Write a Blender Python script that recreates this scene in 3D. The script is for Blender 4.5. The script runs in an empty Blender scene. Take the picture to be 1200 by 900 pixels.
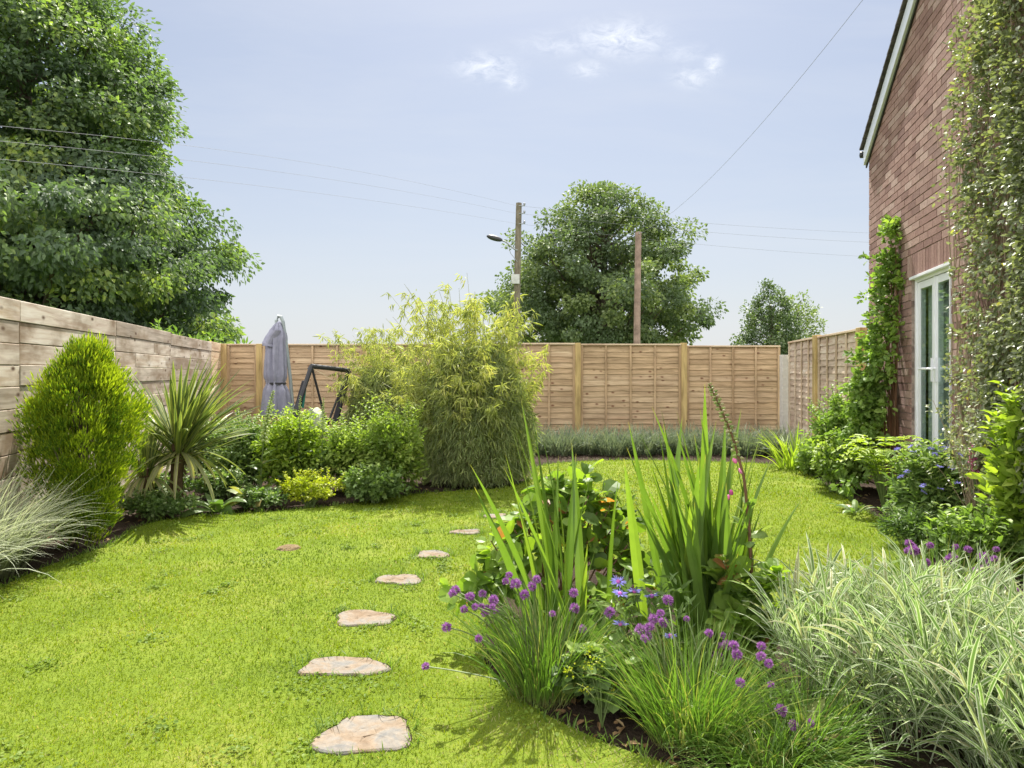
import bpy, math, random
import numpy as np
from mathutils import Vector
from mathutils.geometry import tessellate_polygon

rng = np.random.default_rng(11)
random.seed(5)
sc = bpy.context.scene
COL = sc.collection
R = math.radians
H = 1.3          # eye height
F = 800.0        # focal length in photo pixels
HOR = 437.0


def G(px, py):
    """ground point seen at a photo pixel (used once, to lay out the garden plan)"""
    y = H * F / (py - HOR)
    return ((px - 600) / F * y, y)


def X_(px, y):
    return (px - 600) / F * y


def Z_(py, y):
    return H - (py - HOR) / F * y


def U(a, b, n=None):
    return rng.uniform(a, b, n)


def nrm(a):
    return a / np.maximum(np.linalg.norm(a, axis=-1, keepdims=True), 1e-9)


# ------------------------------------------------------------------ mesh builder
class MB:
    def __init__(self):
        self.V = []; self.n = 0; self.F = []; self.u = []; self.v = []; self.r = []

    def add(self, V, Fs, u=None, v=None, r=None):
        V = np.asarray(V, float).reshape(-1, 3)
        n = len(V)
        self.V.append(V)
        z = np.zeros(n)
        self.u.append(z if u is None else np.broadcast_to(np.asarray(u, float), n))
        self.v.append(z if v is None else np.broadcast_to(np.asarray(v, float), n))
        self.r.append(z if r is None else np.broadcast_to(np.asarray(r, float), n))
        if not isinstance(Fs, list):
            Fs = [Fs]
        for f in Fs:
            f = np.asarray(f, int)
            self.F.append(f + self.n)
        self.n += n
        return self

    def xform(self, dx, origin):
        """local x runs along dx (horizontal), local y is its left-hand normal"""
        dx = np.array([dx[0], dx[1], 0.0]); dx /= np.linalg.norm(dx)
        dy = np.array([-dx[1], dx[0], 0.0])
        M = np.stack([dx, dy, [0, 0, 1.0]])
        self.V = [a @ M + np.asarray(origin, float) for a in self.V]
        return self

    def shift(self, o):
        self.V = [a + np.asarray(o, float) for a in self.V]
        return self

    def build(self, name, mat, parent=None, loc=(0, 0, 0), smooth=False, bevel=0):
        V = np.concatenate(self.V).astype(np.float32)
        me = bpy.data.meshes.new(name)
        me.vertices.add(len(V)); me.vertices.foreach_set('co', V.ravel())
        loops = np.concatenate([f.ravel() for f in self.F]).astype(np.int32)
        sizes = np.concatenate([np.full(len(f), f.shape[1]) for f in self.F]).astype(np.int32)
        starts = np.concatenate([[0], np.cumsum(sizes)[:-1]]).astype(np.int32)
        me.loops.add(len(loops)); me.loops.foreach_set('vertex_index', loops)
        me.polygons.add(len(sizes)); me.polygons.foreach_set('loop_start', starts)
        me.polygons.foreach_set('loop_total', sizes)
        for nm, arr in (('u', self.u), ('v', self.v), ('rnd', self.r)):
            at = me.attributes.new(nm, 'FLOAT', 'POINT')
            at.data.foreach_set('value', np.concatenate(arr).astype(np.float32))
        me.polygons.foreach_set('use_smooth', np.full(len(sizes), bool(smooth)))
        me.update(); me.validate()
        me.materials.append(mat)
        o = bpy.data.objects.new(name, me)
        COL.objects.link(o)
        o.location = loc
        if parent is not None:
            o.parent = parent
        if bevel:
            m = o.modifiers.new('Bevel', 'BEVEL'); m.width = bevel; m.segments = 2; m.limit_method = 'ANGLE'
        return o


def tag(o, label=None, cat=None, group=None, kind=None):
    if label: o['label'] = label
    if cat: o['category'] = cat
    if group: o['group'] = group
    if kind: o['kind'] = kind
    return o


def thing(name, label, cat, loc=(0, 0, 0), group=None):
    o = bpy.data.objects.new(name, None)
    COL.objects.link(o); o.location = loc; o.empty_display_size = .1
    return tag(o, label, cat, group)


def box(mb, o, a, b, c, r=0.0, axis=0):
    """box from corner o with edge vectors a,b,c; u runs (in metres) along edge `axis`, v across"""
    o, a, b, c = (np.asarray(t, float) for t in (o, a, b, c))
    la, lb, lc = (np.linalg.norm(t) for t in (a, b, c))
    ijk = np.array([(i, j, k) for k in (0, 1) for j in (0, 1) for i in (0, 1)])
    V = o + ijk[:, :1] * a + ijk[:, 1:2] * b + ijk[:, 2:] * c
    L = ijk * np.array([la, lb, lc])
    other = [t for t in (0, 1, 2) if t != axis]
    u = L[:, axis]; v = L[:, other[0]] + L[:, other[1]]
    Fq = np.array([(0, 2, 3, 1), (4, 5, 7, 6), (0, 1, 5, 4), (2, 6, 7, 3), (0, 4, 6, 2), (1, 3, 7, 5)])
    if np.dot(np.cross(a, b), c) < 0:
        Fq = Fq[:, ::-1]
    mb.add(V, Fq, u, v, r)


def tubes(mb, P, Rr, sides=6, r=None):
    """P (N,S,3) polylines, Rr (N,S) radii"""
    P = np.asarray(P, float); Rr = np.asarray(Rr, float)
    if P.ndim == 2: P = P[None]; Rr = Rr[None]
    N, S, _ = P.shape
    T = np.gradient(P, axis=1); T = nrm(T)
    ref = np.where(np.abs(T[..., 2:3]) > .92, np.array([1., 0, 0]), np.array([0, 0, 1.]))
    A = nrm(np.cross(T, ref)); B = np.cross(T, A)
    th = np.linspace(0, 2 * np.pi, sides, endpoint=False)
    V = P[:, :, None] + Rr[:, :, None, None] * (np.cos(th)[:, None] * A[:, :, None] + np.sin(th)[:, None] * B[:, :, None])
    i = np.arange(N)[:, None, None] * S * sides; s = np.arange(S - 1)[None, :, None] * sides
    k = np.arange(sides)[None, None, :]; k2 = (k + 1) % sides
    q = np.stack([i + s + k, i + s + k2, i + s + sides + k2, i + s + sides + k], -1).reshape(-1, 4)
    seg = np.linalg.norm(np.diff(P, axis=1), axis=-1)
    u = np.concatenate([np.zeros((N, 1)), np.cumsum(seg, 1)], 1)
    uu = np.repeat(u[:, :, None], sides, 2).ravel()
    vv = np.broadcast_to(th / (2 * np.pi), (N, S, sides)).ravel()
    rr = rng.random(N) if r is None else np.broadcast_to(r, N)
    Fl = [q[:, ::-1]]
    caps = (np.arange(N)[:, None] * S * sides + (S - 1) * sides + np.arange(sides)[None])
    Fl.append(caps[:, ::-1])
    mb.add(V.reshape(-1, 3), Fl, uu, vv, np.repeat(rr, S * sides))


def bez(a, b, c, S=6):
    a, b, c = (np.asarray(t, float) for t in (a, b, c))
    t = np.linspace(0, 1, S)[:, None]
    if a.ndim == 2 or b.ndim == 2 or c.ndim == 2:
        n = max(t_.shape[0] for t_ in (a, b, c) if t_.ndim == 2)
        a, b, c = (np.broadcast_to(t_, (n, 3))[:, None] for t_ in (a, b, c))
        t = t[None]
    return (1 - t) ** 2 * a + 2 * t * (1 - t) * b + t ** 2 * c


TEMPL = {
    # along, across, normal
    'diamond': (np.array([(0, 0, 0), (.45, .5, .06), (1, 0, -.05), (.45, -.5, .06)]), np.array([(0, 1, 2, 3)])),
    'oval': (np.array([(0, 0, 0), (.28, .42, .10), (.68, .42, .07), (1, 0, -.12), (.68, -.42, .07), (.28, -.42, .10), (.35, 0, 0), (.7, 0, -.02)]),
             [np.array([(0, 6, 1), (0, 5, 6), (7, 3, 2), (7, 4, 3)]), np.array([(6, 7, 2, 1), (5, 4, 7, 6)])]),
    'round': (np.array([(0, 0, 0), (.12, .34, .06), (.5, .52, .10), (.85, .34, .03), (1, 0, -.12), (.85, -.34, .03), (.5, -.52, .10), (.12, -.34, .06), (.5, 0, 0)]),
              [np.array([(8, 1, 0), (8, 2, 1), (8, 3, 2), (8, 4, 3), (8, 5, 4), (8, 6, 5), (8, 7, 6), (8, 0, 7)])]),
    'lance': (np.array([(0, 0, 0), (.3, .5, .02), (.7, .3, -.06), (1, 0, -.2), (.7, -.3, -.06), (.3, -.5, .02)]),
              np.array([(0, 1, 2, 3), (0, 3, 4, 5)])),
    'lobed': (np.array([(0, 0, 0), (.05, .45, .02), (.35, .25, 0.02), (.55, .6, -.05), (.65, .22, 0), (1, 0, -.15),
                        (.65, -.22, 0), (.55, -.6, -.05), (.35, -.25, .02), (.05, -.45, .02), (.35, 0, .03)]),
              [np.array([(10, 1, 0), (10, 2, 1), (10, 3, 2), (10, 4, 3), (10, 5, 4), (10, 6, 5), (10, 7, 6), (10, 8, 7), (10, 9, 8), (10, 0, 9)])]),
}


def leaves(mb, P, D, N, L, W, shape='oval', r=None):
    P = np.asarray(P, float); n = len(P)
    D = nrm(np.asarray(D, float)); N = np.asarray(N, float)
    N = nrm(N - (N * D).sum(1, keepdims=True) * D)
    S = np.cross(N, D)
    T, Fs = TEMPL[shape]
    L = np.broadcast_to(L, n)[:, None, None]; W = np.broadcast_to(W, n)[:, None, None]
    V = P[:, None] + T[None, :, :1] * L * D[:, None] + T[None, :, 1:2] * W * S[:, None] + T[None, :, 2:] * L * N[:, None]
    m = len(T); off = (np.arange(n) * m)[:, None, None]
    Fl = [(off + f[None]).reshape(-1, f.shape[1]) for f in (Fs if isinstance(Fs, list) else [Fs])]
    r = rng.random(n) if r is None else np.broadcast_to(r, n)
    mb.add(V.reshape(-1, 3), Fl, np.tile(T[:, 0], n), np.tile(np.abs(T[:, 1]) * 2, n), np.repeat(r, m))


def rdir(n):
    return nrm(rng.normal(size=(n, 3)))


def clumps(mb, C, Rc, M, L, W, shape='oval', centre=(0, 0, 0), flat=1.0, droop=0.0, up=.8, jit=.55, shell=.45, rj=.25, crnd=None, lj=.35, nout=.35):
    """leaf clumps: K clump centres, each M leaves; leaves point out of the clump and the plant"""
    C = np.asarray(C, float); K = len(C)
    Rc = np.broadcast_to(Rc, K)
    idx = np.repeat(np.arange(K), M); n = len(idx)
    d = rdir(n)
    rad = Rc[idx] * rng.random(n) ** shell
    P = C[idx] + d * rad[:, None] * np.array([1, 1, flat])
    o = nrm(P - np.asarray(centre, float))
    D = o * .6 + d * .5 + rng.normal(size=(n, 3)) * jit + np.array([0, 0, -droop])
    N = np.array([0, 0, up]) + rng.normal(size=(n, 3)) * .5 + o * nout
    cr = rng.random(K) if crnd is None else crnd
    r = np.clip(cr[idx] * (1 - rj) + rng.random(n) * rj + rng.normal(size=n) * .06, 0, 1)
    k = U(1 - lj, 1 + lj, n)
    leaves(mb, P, D, N, L * k, W * k, shape, r)
    return P


def ribbons(mb, base, az, lean, L, W, bend, segs=6, mid=False, p=1.3, prof='grass', fold=.12, twist=.3, r=None):
    """blades growing from base: lean = start angle off vertical, bend = extra angle reached at the tip"""
    base = np.asarray(base, float); n = len(base)
    az, lean, L, W, bend = (np.broadcast_to(np.asarray(t, float), n) for t in (az, lean, L, W, bend))
    t = np.linspace(0, 1, segs + 1)
    th = lean[:, None] + bend[:, None] * t[None] ** p
    st = L[:, None] / segs
    hx = np.concatenate([np.zeros((n, 1)), np.cumsum(np.sin((th[:, 1:] + th[:, :-1]) / 2) * st, 1)], 1)
    hz = np.concatenate([np.zeros((n, 1)), np.cumsum(np.cos((th[:, 1:] + th[:, :-1]) / 2) * st, 1)], 1)
    h = np.stack([np.cos(az), np.sin(az), 0 * az], -1)
    P = base[:, None] + hx[..., None] * h[:, None] + hz[..., None] * np.array([0, 0, 1.])
    T = np.sin(th)[..., None] * h[:, None] + np.cos(th)[..., None] * np.array([0, 0, 1.])
    S0 = np.stack([-np.sin(az), np.cos(az), 0 * az], -1)[:, None]
    Nn = np.cross(np.broadcast_to(S0, T.shape), T)
    tw = (rng.normal(size=n) * twist)[:, None, None] * (0.4 + t[None, :, None])
    S = np.cos(tw) * S0 + np.sin(tw) * Nn
    Nn = np.cross(S, T)
    if prof == 'grass': w = np.clip(1.0 - t ** 2.2, .03, 1) * np.clip(.65 + t * 1.5, 0, 1)
    elif prof == 'sword': w = np.clip((1 - t ** 3.5), .02, 1) * (.8 + .25 * np.sin(t * np.pi))
    elif prof == 'strap': w = np.clip(np.sin((t * .93 + .07) * np.pi) ** .6, .05, 1)
    else: w = np.ones_like(t)
    w = w[None, :, None] * W[:, None, None] * .5
    r = rng.random(n) if r is None else np.broadcast_to(r, n)
    if mid:
        V = np.stack([P - S * w, P + Nn * w * -fold * 2, P + S * w], 2); c = 3
        vv = np.array([0, 1, 0.])
    else:
        V = np.stack([P - S * w, P + S * w], 2); c = 2
        vv = np.array([0, 1.])
    m = (segs + 1) * c
    off = (np.arange(n) * m)[:, None, None]
    s = (np.arange(segs) * c)[None, :, None]; k = np.arange(c - 1)[None, None]
    q = np.stack([off + s + k, off + s + k + 1, off + s + c + k + 1, off + s + c + k], -1).reshape(-1, 4)
    mb.add(V.reshape(-1, 3), q, np.tile(np.repeat(t, c), n), np.tile(vv, n * (segs + 1)), np.repeat(r, m))
    return P


def blobs(mb, P, D, Rd, L, r=None, sides=7, rings=5):
    """small ellipsoids centred at P, long axis D"""
    P = np.asarray(P, float); n = len(P); D = nrm(np.asarray(D, float))
    Rd = np.broadcast_to(Rd, n); L = np.broadcast_to(L, n)
    t = np.linspace(0, np.pi, rings + 2)
    S = len(t)
    Pl = P[:, None] - np.cos(t)[None, :, None] * D[:, None] * L[:, None, None] * .5
    tubes(mb, Pl, np.maximum(np.sin(t), .02)[None] * Rd[:, None], sides, r)


def loft(mb, C, Rx, Ry, sides=24, fn=None, r=0.0):
    """rings around vertical axis: C (S,3), Rx,Ry (S,)"""
    S = len(C); th = np.linspace(0, 2 * np.pi, sides, endpoint=False)
    V = []
    for i in range(S):
        k = 1 if fn is None else fn(i / (S - 1), th)
        V.append(np.stack([C[i][0] + Rx[i] * np.cos(th) * k, C[i][1] + Ry[i] * np.sin(th) * k, np.full(sides, C[i][2])], -1))
    V = np.array(V)
    s = np.arange(S - 1)[:, None] * sides; k = np.arange(sides)[None]; k2 = (k + 1) % sides
    q = np.stack([s + k, s + k2, s + sides + k2, s + sides + k], -1).reshape(-1, 4)
    mb.add(V.reshape(-1, 3), [q, np.arange(sides)[None, ::-1], (np.arange(sides) + (S - 1) * sides)[None]],
           np.repeat(np.arange(S) / (S - 1), sides), np.tile(th / (2 * np.pi), S), r)


# ------------------------------------------------------------------ materials
class NT:
    def __init__(self, m):
        m.use_nodes = True
        self.t = m.node_tree; self.t.nodes.clear()
        self.out = self.n('ShaderNodeOutputMaterial')

    def n(self, ty, **kw):
        x = self.t.nodes.new(ty)
        for k, v in kw.items(): setattr(x, k, v)
        return x

    def l(self, a, b): self.t.links.new(a, b)

    def attr(self, nm):
        return self.n('ShaderNodeAttribute', attribute_name=nm).outputs['Fac']

    def ramp(self, fac, stops, interp='LINEAR'):
        x = self.n('ShaderNodeValToRGB'); e = x.color_ramp.elements; x.color_ramp.interpolation = interp
        while len(e) < len(stops): e.new(.5)
        for i, (p, c) in enumerate(stops):
            e[i].position = p; e[i].color = (*c, 1) if len(c) == 3 else c
        self.l(fac, x.inputs[0]); return x.outputs[0]

    def math(self, op, a, b=None, clamp=False):
        x = self.n('ShaderNodeMath', operation=op, use_clamp=clamp)
        for i, t in enumerate((a, b)):
            if t is None: continue
            if isinstance(t, (int, float)): x.inputs[i].default_value = t
            else: self.l(t, x.inputs[i])
        return x.outputs[0]

    def mix(self, fac, a, b, mode='MIX'):
        x = self.n('ShaderNodeMix', data_type='RGBA', blend_type=mode)
        for i, t in ((0, fac), (6, a), (7, b)):
            if isinstance(t, (int, float)): x.inputs[i].default_value = t
            elif isinstance(t, tuple): x.inputs[i].default_value = (*t, 1)
            else: self.l(t, x.inputs[i])
        return x.outputs[2]

    def noise(self, vec=None, scale=5, detail=4, rough=.55, dist=0):
        x = self.n('ShaderNodeTexNoise')
        x.inputs['Scale'].default_value = scale; x.inputs['Detail'].default_value = detail
        x.inputs['Roughness'].default_value = rough; x.inputs['Distortion'].default_value = dist
        if vec is not None: self.l(vec, x.inputs['Vector'])
        return x.outputs['Fac']

    def comb(self, x, y, z):
        c = self.n('ShaderNodeCombineXYZ')
        for i, t in enumerate((x, y, z)):
            if isinstance(t, (int, float)): c.inputs[i].default_value = t
            else: self.l(t, c.inputs[i])
        return c.outputs[0]

    def pr(self, col, rough=.6, spec=.4, normal=None, metal=0):
        p = self.n('ShaderNodeBsdfPrincipled')
        for k, t in (('Base Color', col), ('Roughness', rough), ('Specular IOR Level', spec), ('Metallic', metal)):
            if isinstance(t, (int, float)): p.inputs[k].default_value = t
            elif isinstance(t, tuple): p.inputs[k].default_value = (*t, 1)
            else: self.l(t, p.inputs[k])
        if normal is not None: self.l(normal, p.inputs['Normal'])
        return p

    def bump(self, h, s=.3, d=.01):
        b = self.n('ShaderNodeBump'); b.inputs['Strength'].default_value = s; b.inputs['Distance'].default_value = d
        self.l(h, b.inputs['Height']); return b.outputs[0]

    def done(self, sh): self.l(sh, self.out.inputs['Surface'])


def M(name):
    return bpy.data.materials.new(name)


def leaf_mat(name, stops, trans=.4, rough=.45, spec=.35, tip=None, edge=None, tgain=(1.35, 1.5, .6), base=None, mottled=.25):
    m = M(name); t = NT(m)
    col = t.ramp(t.attr('rnd'), stops)
    if edge is not None:      # pale margins: v = 0 at edge, 1 at the midrib
        ev = t.ramp(t.attr('v'), [(edge[1], (1, 1, 1)), (edge[2], (0, 0, 0))])
        col = t.mix(ev, col, edge[0])
    if tip is not None:
        col = t.mix(t.ramp(t.attr('u'), [(tip[1], (0, 0, 0)), (tip[2], (1, 1, 1))]), col, tip[0])
    if base is not None:
        col = t.mix(t.ramp(t.attr('u'), [(base[1], (1, 1, 1)), (base[2], (0, 0, 0))]), col, base[0])
    geo = t.n('ShaderNodeNewGeometry')
    nz = t.noise(geo.outputs['Position'], 14, 2)
    col = t.mix(mottled, col, t.ramp(nz, [(.3, (.35, .38, .30)), (.7, (.75, .72, .6))]), 'OVERLAY')
    p = t.pr(col, rough, spec)
    tr = t.n('ShaderNodeBsdfTranslucent')
    tc = t.mix(1.0, col, tgain, 'MULTIPLY')
    t.l(tc, tr.inputs['Color'])
    mx = t.n('ShaderNodeMixShader'); mx.inputs[0].default_value = trans
    t.l(p.outputs[0], mx.inputs[1]); t.l(tr.outputs[0], mx.inputs[2])
    t.done(mx.outputs[0])
    return m


def wood_mat(name, c0, c1, c2, grain=22, knots=.0, rough=.75, stain=None, stretch=1.4, kcol=(.10, .055, .03), bump=.25):
    m = M(name); t = NT(m)
    u, v, r = t.attr('u'), t.attr('v'), t.attr('rnd')
    rr = t.math('MULTIPLY', r, 37.0)
    vec = t.comb(t.math('ADD', t.math('MULTIPLY', u, stretch), rr), t.math('MULTIPLY', v, grain), rr)
    g = t.noise(vec, 1.6, 6, .6, .6)
    big = t.noise(t.comb(t.math('ADD', t.math('MULTIPLY', u, .9), rr), t.math('MULTIPLY', v, 2.5), rr), 1.5, 3)
    col = t.ramp(r, [(0, c0), (.5, c1), (1, c2)])
    col = t.mix(.75, col, t.ramp(g, [(.3, (.25, .24, .22)), (.52, (.5, .5, .5)), (.72, (.66, .66, .68))]), 'OVERLAY')
    col = t.mix(.6, col, t.ramp(big, [(.32, (.33, .31, .30)), (.65, (.60, .60, .60))]), 'OVERLAY')
    if stain is not None:
        col = t.mix(t.ramp(t.noise(t.comb(t.math('ADD', u, rr), t.math('MULTIPLY', v, 2.0), rr), 2.2, 4), [(.45, (0, 0, 0)), (.68, (1, 1, 1))]), col, stain)
    if knots:
        vo = t.n('ShaderNodeTexVoronoi', feature='F1'); vo.inputs['Scale'].default_value = 1.0
        t.l(t.comb(t.math('ADD', t.math('MULTIPLY', u, 4.5), rr), t.math('MULTIPLY', v, 9.0), rr), vo.inputs['Vector'])
        k = t.ramp(vo.outputs['Distance'], [(knots * .6, (1, 1, 1)), (knots * 1.7, (0, 0, 0))])
        col = t.mix(k, col, kcol)
    p = t.pr(col, rough, .25, t.bump(g, bump, .004))
    t.done(p.outputs[0])
    return m


def flat_mat(name, col, rough=.5, spec=.4, metal=0, var=.12, scale=8, bump=0):
    m = M(name); t = NT(m)
    geo = t.n('ShaderNodeNewGeometry')
    nz = t.noise(geo.outputs['Position'], scale, 5)
    c2 = tuple(c * (1 - var * 2) for c in col); c3 = tuple(min(1, c * (1 + var)) for c in col)
    c = t.ramp(nz, [(.3, c2), (.7, c3)])
    p = t.pr(c, rough, spec, t.bump(nz, bump, .01) if bump else None, metal)
    t.done(p.outputs[0])
    return m


def bark_mat(name, col, scale=6):
    m = M(name); t = NT(m)
    geo = t.n('ShaderNodeNewGeometry')
    mp = t.n('ShaderNodeMapping'); mp.inputs['Scale'].default_value = (scale, scale, scale * .25)
    t.l(geo.outputs['Position'], mp.inputs[0])
    nz = t.noise(mp.outputs[0], 3, 6, .65)
    c = t.ramp(nz, [(.3, tuple(x * .45 for x in col)), (.7, tuple(x * 1.3 for x in col))])
    t.done(t.pr(c, .85, .2, t.bump(nz, .6, .02)).outputs[0])
    return m


GREEN = leaf_mat
m_tree1 = leaf_mat('sycamore_leaf', [(0, (.080, .115, .085)), (.5, (.115, .16, .102)), (.8, (.17, .225, .105)), (1, (.32, .37, .10))], .40, .55, .22, tgain=(1.4, 1.7, .5))
m_tree2 = leaf_mat('maple_leaf', [(0, (.085, .120, .070)), (.5, (.12, .165, .085)), (1, (.25, .30, .11))], .32, .55, .22)
m_tree3 = leaf_mat('far_tree_leaf', [(0, (.080, .115, .065)), (.6, (.11, .155, .078)), (1, (.17, .215, .095))], .3, .5)
m_tree4 = leaf_mat('pale_tree_leaf', [(0, (.12, .17, .07)), (1, (.22, .27, .11))], .35, .5)
m_bark = bark_mat('grey_brown_bark', (.12, .095, .07))
m_stem = flat_mat('green_stem', (.12, .17, .05), .6)
m_stem_red = flat_mat('red_brown_stem', (.17, .09, .05), .6)
m_twig = flat_mat('dry_twig', (.30, .23, .16), .8)
m_lawn_blade = leaf_mat('lawn_blade', [(0, (.090, .152, .010)), (.35, (.155, .222, .011)), (.75, (.218, .282, .014)), (.9, (.285, .32, .035)), (.94, (.37, .34, .16)), (1, (.44, .38, .23))], .45, .5, .25, tgain=(1.25, 1.25, .4), mottled=.12)
m_litter = leaf_mat('dead_leaf', [(0, (.12, .07, .035)), (.6, (.24, .15, .08)), (1, (.36, .27, .16))], .15, .8, .1)
m_clover = leaf_mat('clover_leaf', [(0, (.10, .16, .022)), (.7, (.15, .22, .03)), (1, (.22, .28, .06))], .4, .55, .2)
m_long_blade = leaf_mat('long_grass_blade', [(0, (.09, .16, .03)), (1, (.17, .25, .04))], .4, .5, .3)
m_conifer = leaf_mat('golden_conifer_leaf', [(0, (.05, .11, .015)), (.4, (.13, .22, .02)), (1, (.37, .46, .03))], .42, .55, .2, tip=((.40, .47, .04), .55, 1.0), tgain=(1.3, 1.3, .4))
m_cordyline = leaf_mat('cordyline_leaf', [(0, (.08, .115, .05)), (.6, (.12, .165, .065)), (.85, (.20, .24, .09)), (1, (.36, .31, .20))], .25, .5, .3, edge=((.40, .42, .14), .06, .40))
m_vgrass_l = leaf_mat('pale_striped_grass_leaf', [(0, (.13, .18, .09)), (.8, (.23, .29, .13)), (1, (.42, .40, .24))], .35, .5, .3, edge=((.66, .67, .55), .22, .7), tgain=(1.05, 1.1, .85), base=((.17, .19, .10), .05, .45))
m_vgrass_r = leaf_mat('striped_grass_leaf', [(0, (.12, .20, .06)), (.75, (.20, .30, .08)), (1, (.40, .36, .20))], .38, .45, .35, edge=((.60, .63, .48), .15, .55), tgain=(1.0, 1.15, .7), mottled=.1)
m_iris = leaf_mat('iris_leaf', [(0, (.10, .17, .04)), (.6, (.155, .25, .05)), (1, (.23, .32, .06))], .45, .38, .5, tip=((.34, .30, .10), .95, 1.0), tgain=(1.4, 1.5, .4))
m_chive = leaf_mat('chive_leaf', [(0, (.09, .17, .03)), (.8, (.16, .27, .045)), (1, (.36, .32, .12))], .35, .45, .4, base=((.28, .26, .13), 0, .15))
m_round = leaf_mat('round_shrub_leaf', [(0, (.09, .15, .04)), (.5, (.15, .24, .05)), (.95, (.25, .35, .07)), (.965, (.30, .15, .06)), (1, (.42, .17, .09))], .48, .45, .3, tgain=(1.5, 1.6, .4))
m_dark = leaf_mat('dark_shrub_leaf', [(0, (.095, .15, .055)), (.6, (.155, .235, .07)), (1, (.28, .37, .10))], .3, .5, .3)
m_lime = leaf_mat('lime_shrub_leaf', [(0, (.14, .21, .04)), (.5, (.23, .33, .05)), (1, (.38, .46, .09))], .45, .5, .3, tgain=(1.3, 1.4, .4))
m_spirea = leaf_mat('spirea_leaf', [(0, (.11, .17, .04)), (.5, (.19, .27, .055)), (1, (.34, .41, .10))], .4, .5, .3)
m_euph = leaf_mat('euphorbia_leaf', [(0, (.22, .28, .02)), (1, (.46, .48, .04))], .42, .5, .3)
m_broad = leaf_mat('broad_leaf', [(0, (.10, .17, .05)), (.7, (.17, .25, .07)), (.85, (.25, .30, .10)), (1, (.32, .20, .10))], .4, .45, .4)
m_grey = leaf_mat('grey_green_leaf', [(0, (.11, .15, .11)), (.7, (.17, .21, .15)), (1, (.25, .28, .19))], .25, .55, .3, tgain=(1.2, 1.25, .8))
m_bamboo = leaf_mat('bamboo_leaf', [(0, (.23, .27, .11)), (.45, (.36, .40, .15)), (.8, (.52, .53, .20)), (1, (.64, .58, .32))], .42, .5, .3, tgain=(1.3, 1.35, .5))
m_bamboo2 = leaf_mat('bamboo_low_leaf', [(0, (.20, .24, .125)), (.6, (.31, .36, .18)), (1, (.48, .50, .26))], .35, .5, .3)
m_culm = flat_mat('bamboo_culm', (.30, .30, .12), .5)
m_climb = leaf_mat('climber_leaf', [(0, (.11, .18, .045)), (.6, (.18, .27, .065)), (1, (.30, .39, .10))], .4, .5, .3)
m_wallclimb = leaf_mat('wall_climber_leaf', [(0, (.14, .16, .10)), (.7, (.25, .275, .18)), (.90, (.35, .36, .22)), (1, (.50, .48, .09))], .3, .4, .5)
m_weed = leaf_mat('low_leaf', [(0, (.08, .14, .04)), (.7, (.15, .23, .07)), (1, (.33, .38, .22))], .35, .45, .4)
m_spire = leaf_mat('pale_flower_spike', [(0, (.30, .36, .16)), (1, (.52, .56, .32))], .4, .55, .3)
m_chivefl = leaf_mat('chive_petal', [(0, (.25, .09, .30)), (.6, (.35, .14, .40)), (1, (.48, .25, .52))], .2, .6, .2, tgain=(1.1, 1.0, 1.1), mottled=.05)
m_corn = leaf_mat('cornflower_petal', [(0, (.24, .22, .60)), (1, (.40, .38, .72))], .25, .5, .3, tgain=(1.1, 1.1, 1.2), mottled=.05)
m_cornc = flat_mat('cornflower_centre', (.45, .10, .38), .6)
m_fox = leaf_mat('foxglove_bell', [(0, (.60, .12, .38)), (1, (.78, .30, .55))], .35, .45, .4, tgain=(1.2, 1, 1.1), mottled=.05)
m_pod = leaf_mat('foxglove_pod', [(0, (.20, .26, .09)), (.8, (.30, .34, .13)), (1, (.48, .36, .32))], .3, .5, .3)
m_yfl = flat_mat('yellow_green_flower', (.50, .50, .10), .6)


def ground_mat(name, stops, scale, bump=.4, d=.02, fine=40):
    m = M(name); t = NT(m); geo = t.n('ShaderNodeNewGeometry')
    a = t.noise(geo.outputs['Position'], scale, 6, .6); b = t.noise(geo.outputs['Position'], fine, 5, .7)
    c = t.ramp(t.math('ADD', t.math('MULTIPLY', a, .6), t.math('MULTIPLY', b, .4)), stops)
    t.done(t.pr(c, .95, .1, t.bump(b, bump, d)).outputs[0])
    return m


m_field = ground_mat('field_grass', [(.35, (.05, .09, .02)), (.6, (.10, .15, .03))], .4)
m_soil = ground_mat('dark_soil', [(.3, (.022, .015, .011)), (.5, (.05, .035, .025)), (.7, (.11, .08, .058))], 2.5, .9, .05, 30)
m_lawn = ground_mat('lawn_thatch', [(.33, (.09, .135, .016)), (.5, (.14, .195, .02)), (.66, (.22, .24, .05))], 1.6, .8, .02, 60)


# ------------------------------------------------------------------ camera, world, sun
cam = bpy.data.cameras.new('camera'); co = bpy.data.objects.new('camera', cam); COL.objects.link(co)
co.location = (0, 0, H); co.rotation_euler = (R(90), 0, 0)
cam.sensor_width = 36; cam.lens = 24; cam.shift_y = (HOR - 450) / 1200.0
cam.clip_end = 3000; cam.clip_start = .05
sc.camera = co

SUN_AZ, SUN_EL = R(3.5), R(56)
sd = Vector((math.sin(SUN_AZ) * math.cos(SUN_EL), math.cos(SUN_AZ) * math.cos(SUN_EL), math.sin(SUN_EL)))
ld = bpy.data.lights.new('sun', 'SUN'); lo = bpy.data.objects.new('sun', ld); COL.objects.link(lo)
ld.energy = 4.3; ld.angle = R(.53); ld.color = (1, .95, .86)
lo.rotation_euler = sd.to_track_quat('Z', 'Y').to_euler(); lo.location = (3, 12, 20)

w = bpy.data.worlds.new('World'); sc.world = w; w.use_nodes = True
wt = w.node_tree; wt.nodes.clear()


class WN(NT):
    def __init__(self, t): self.t = t


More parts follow.
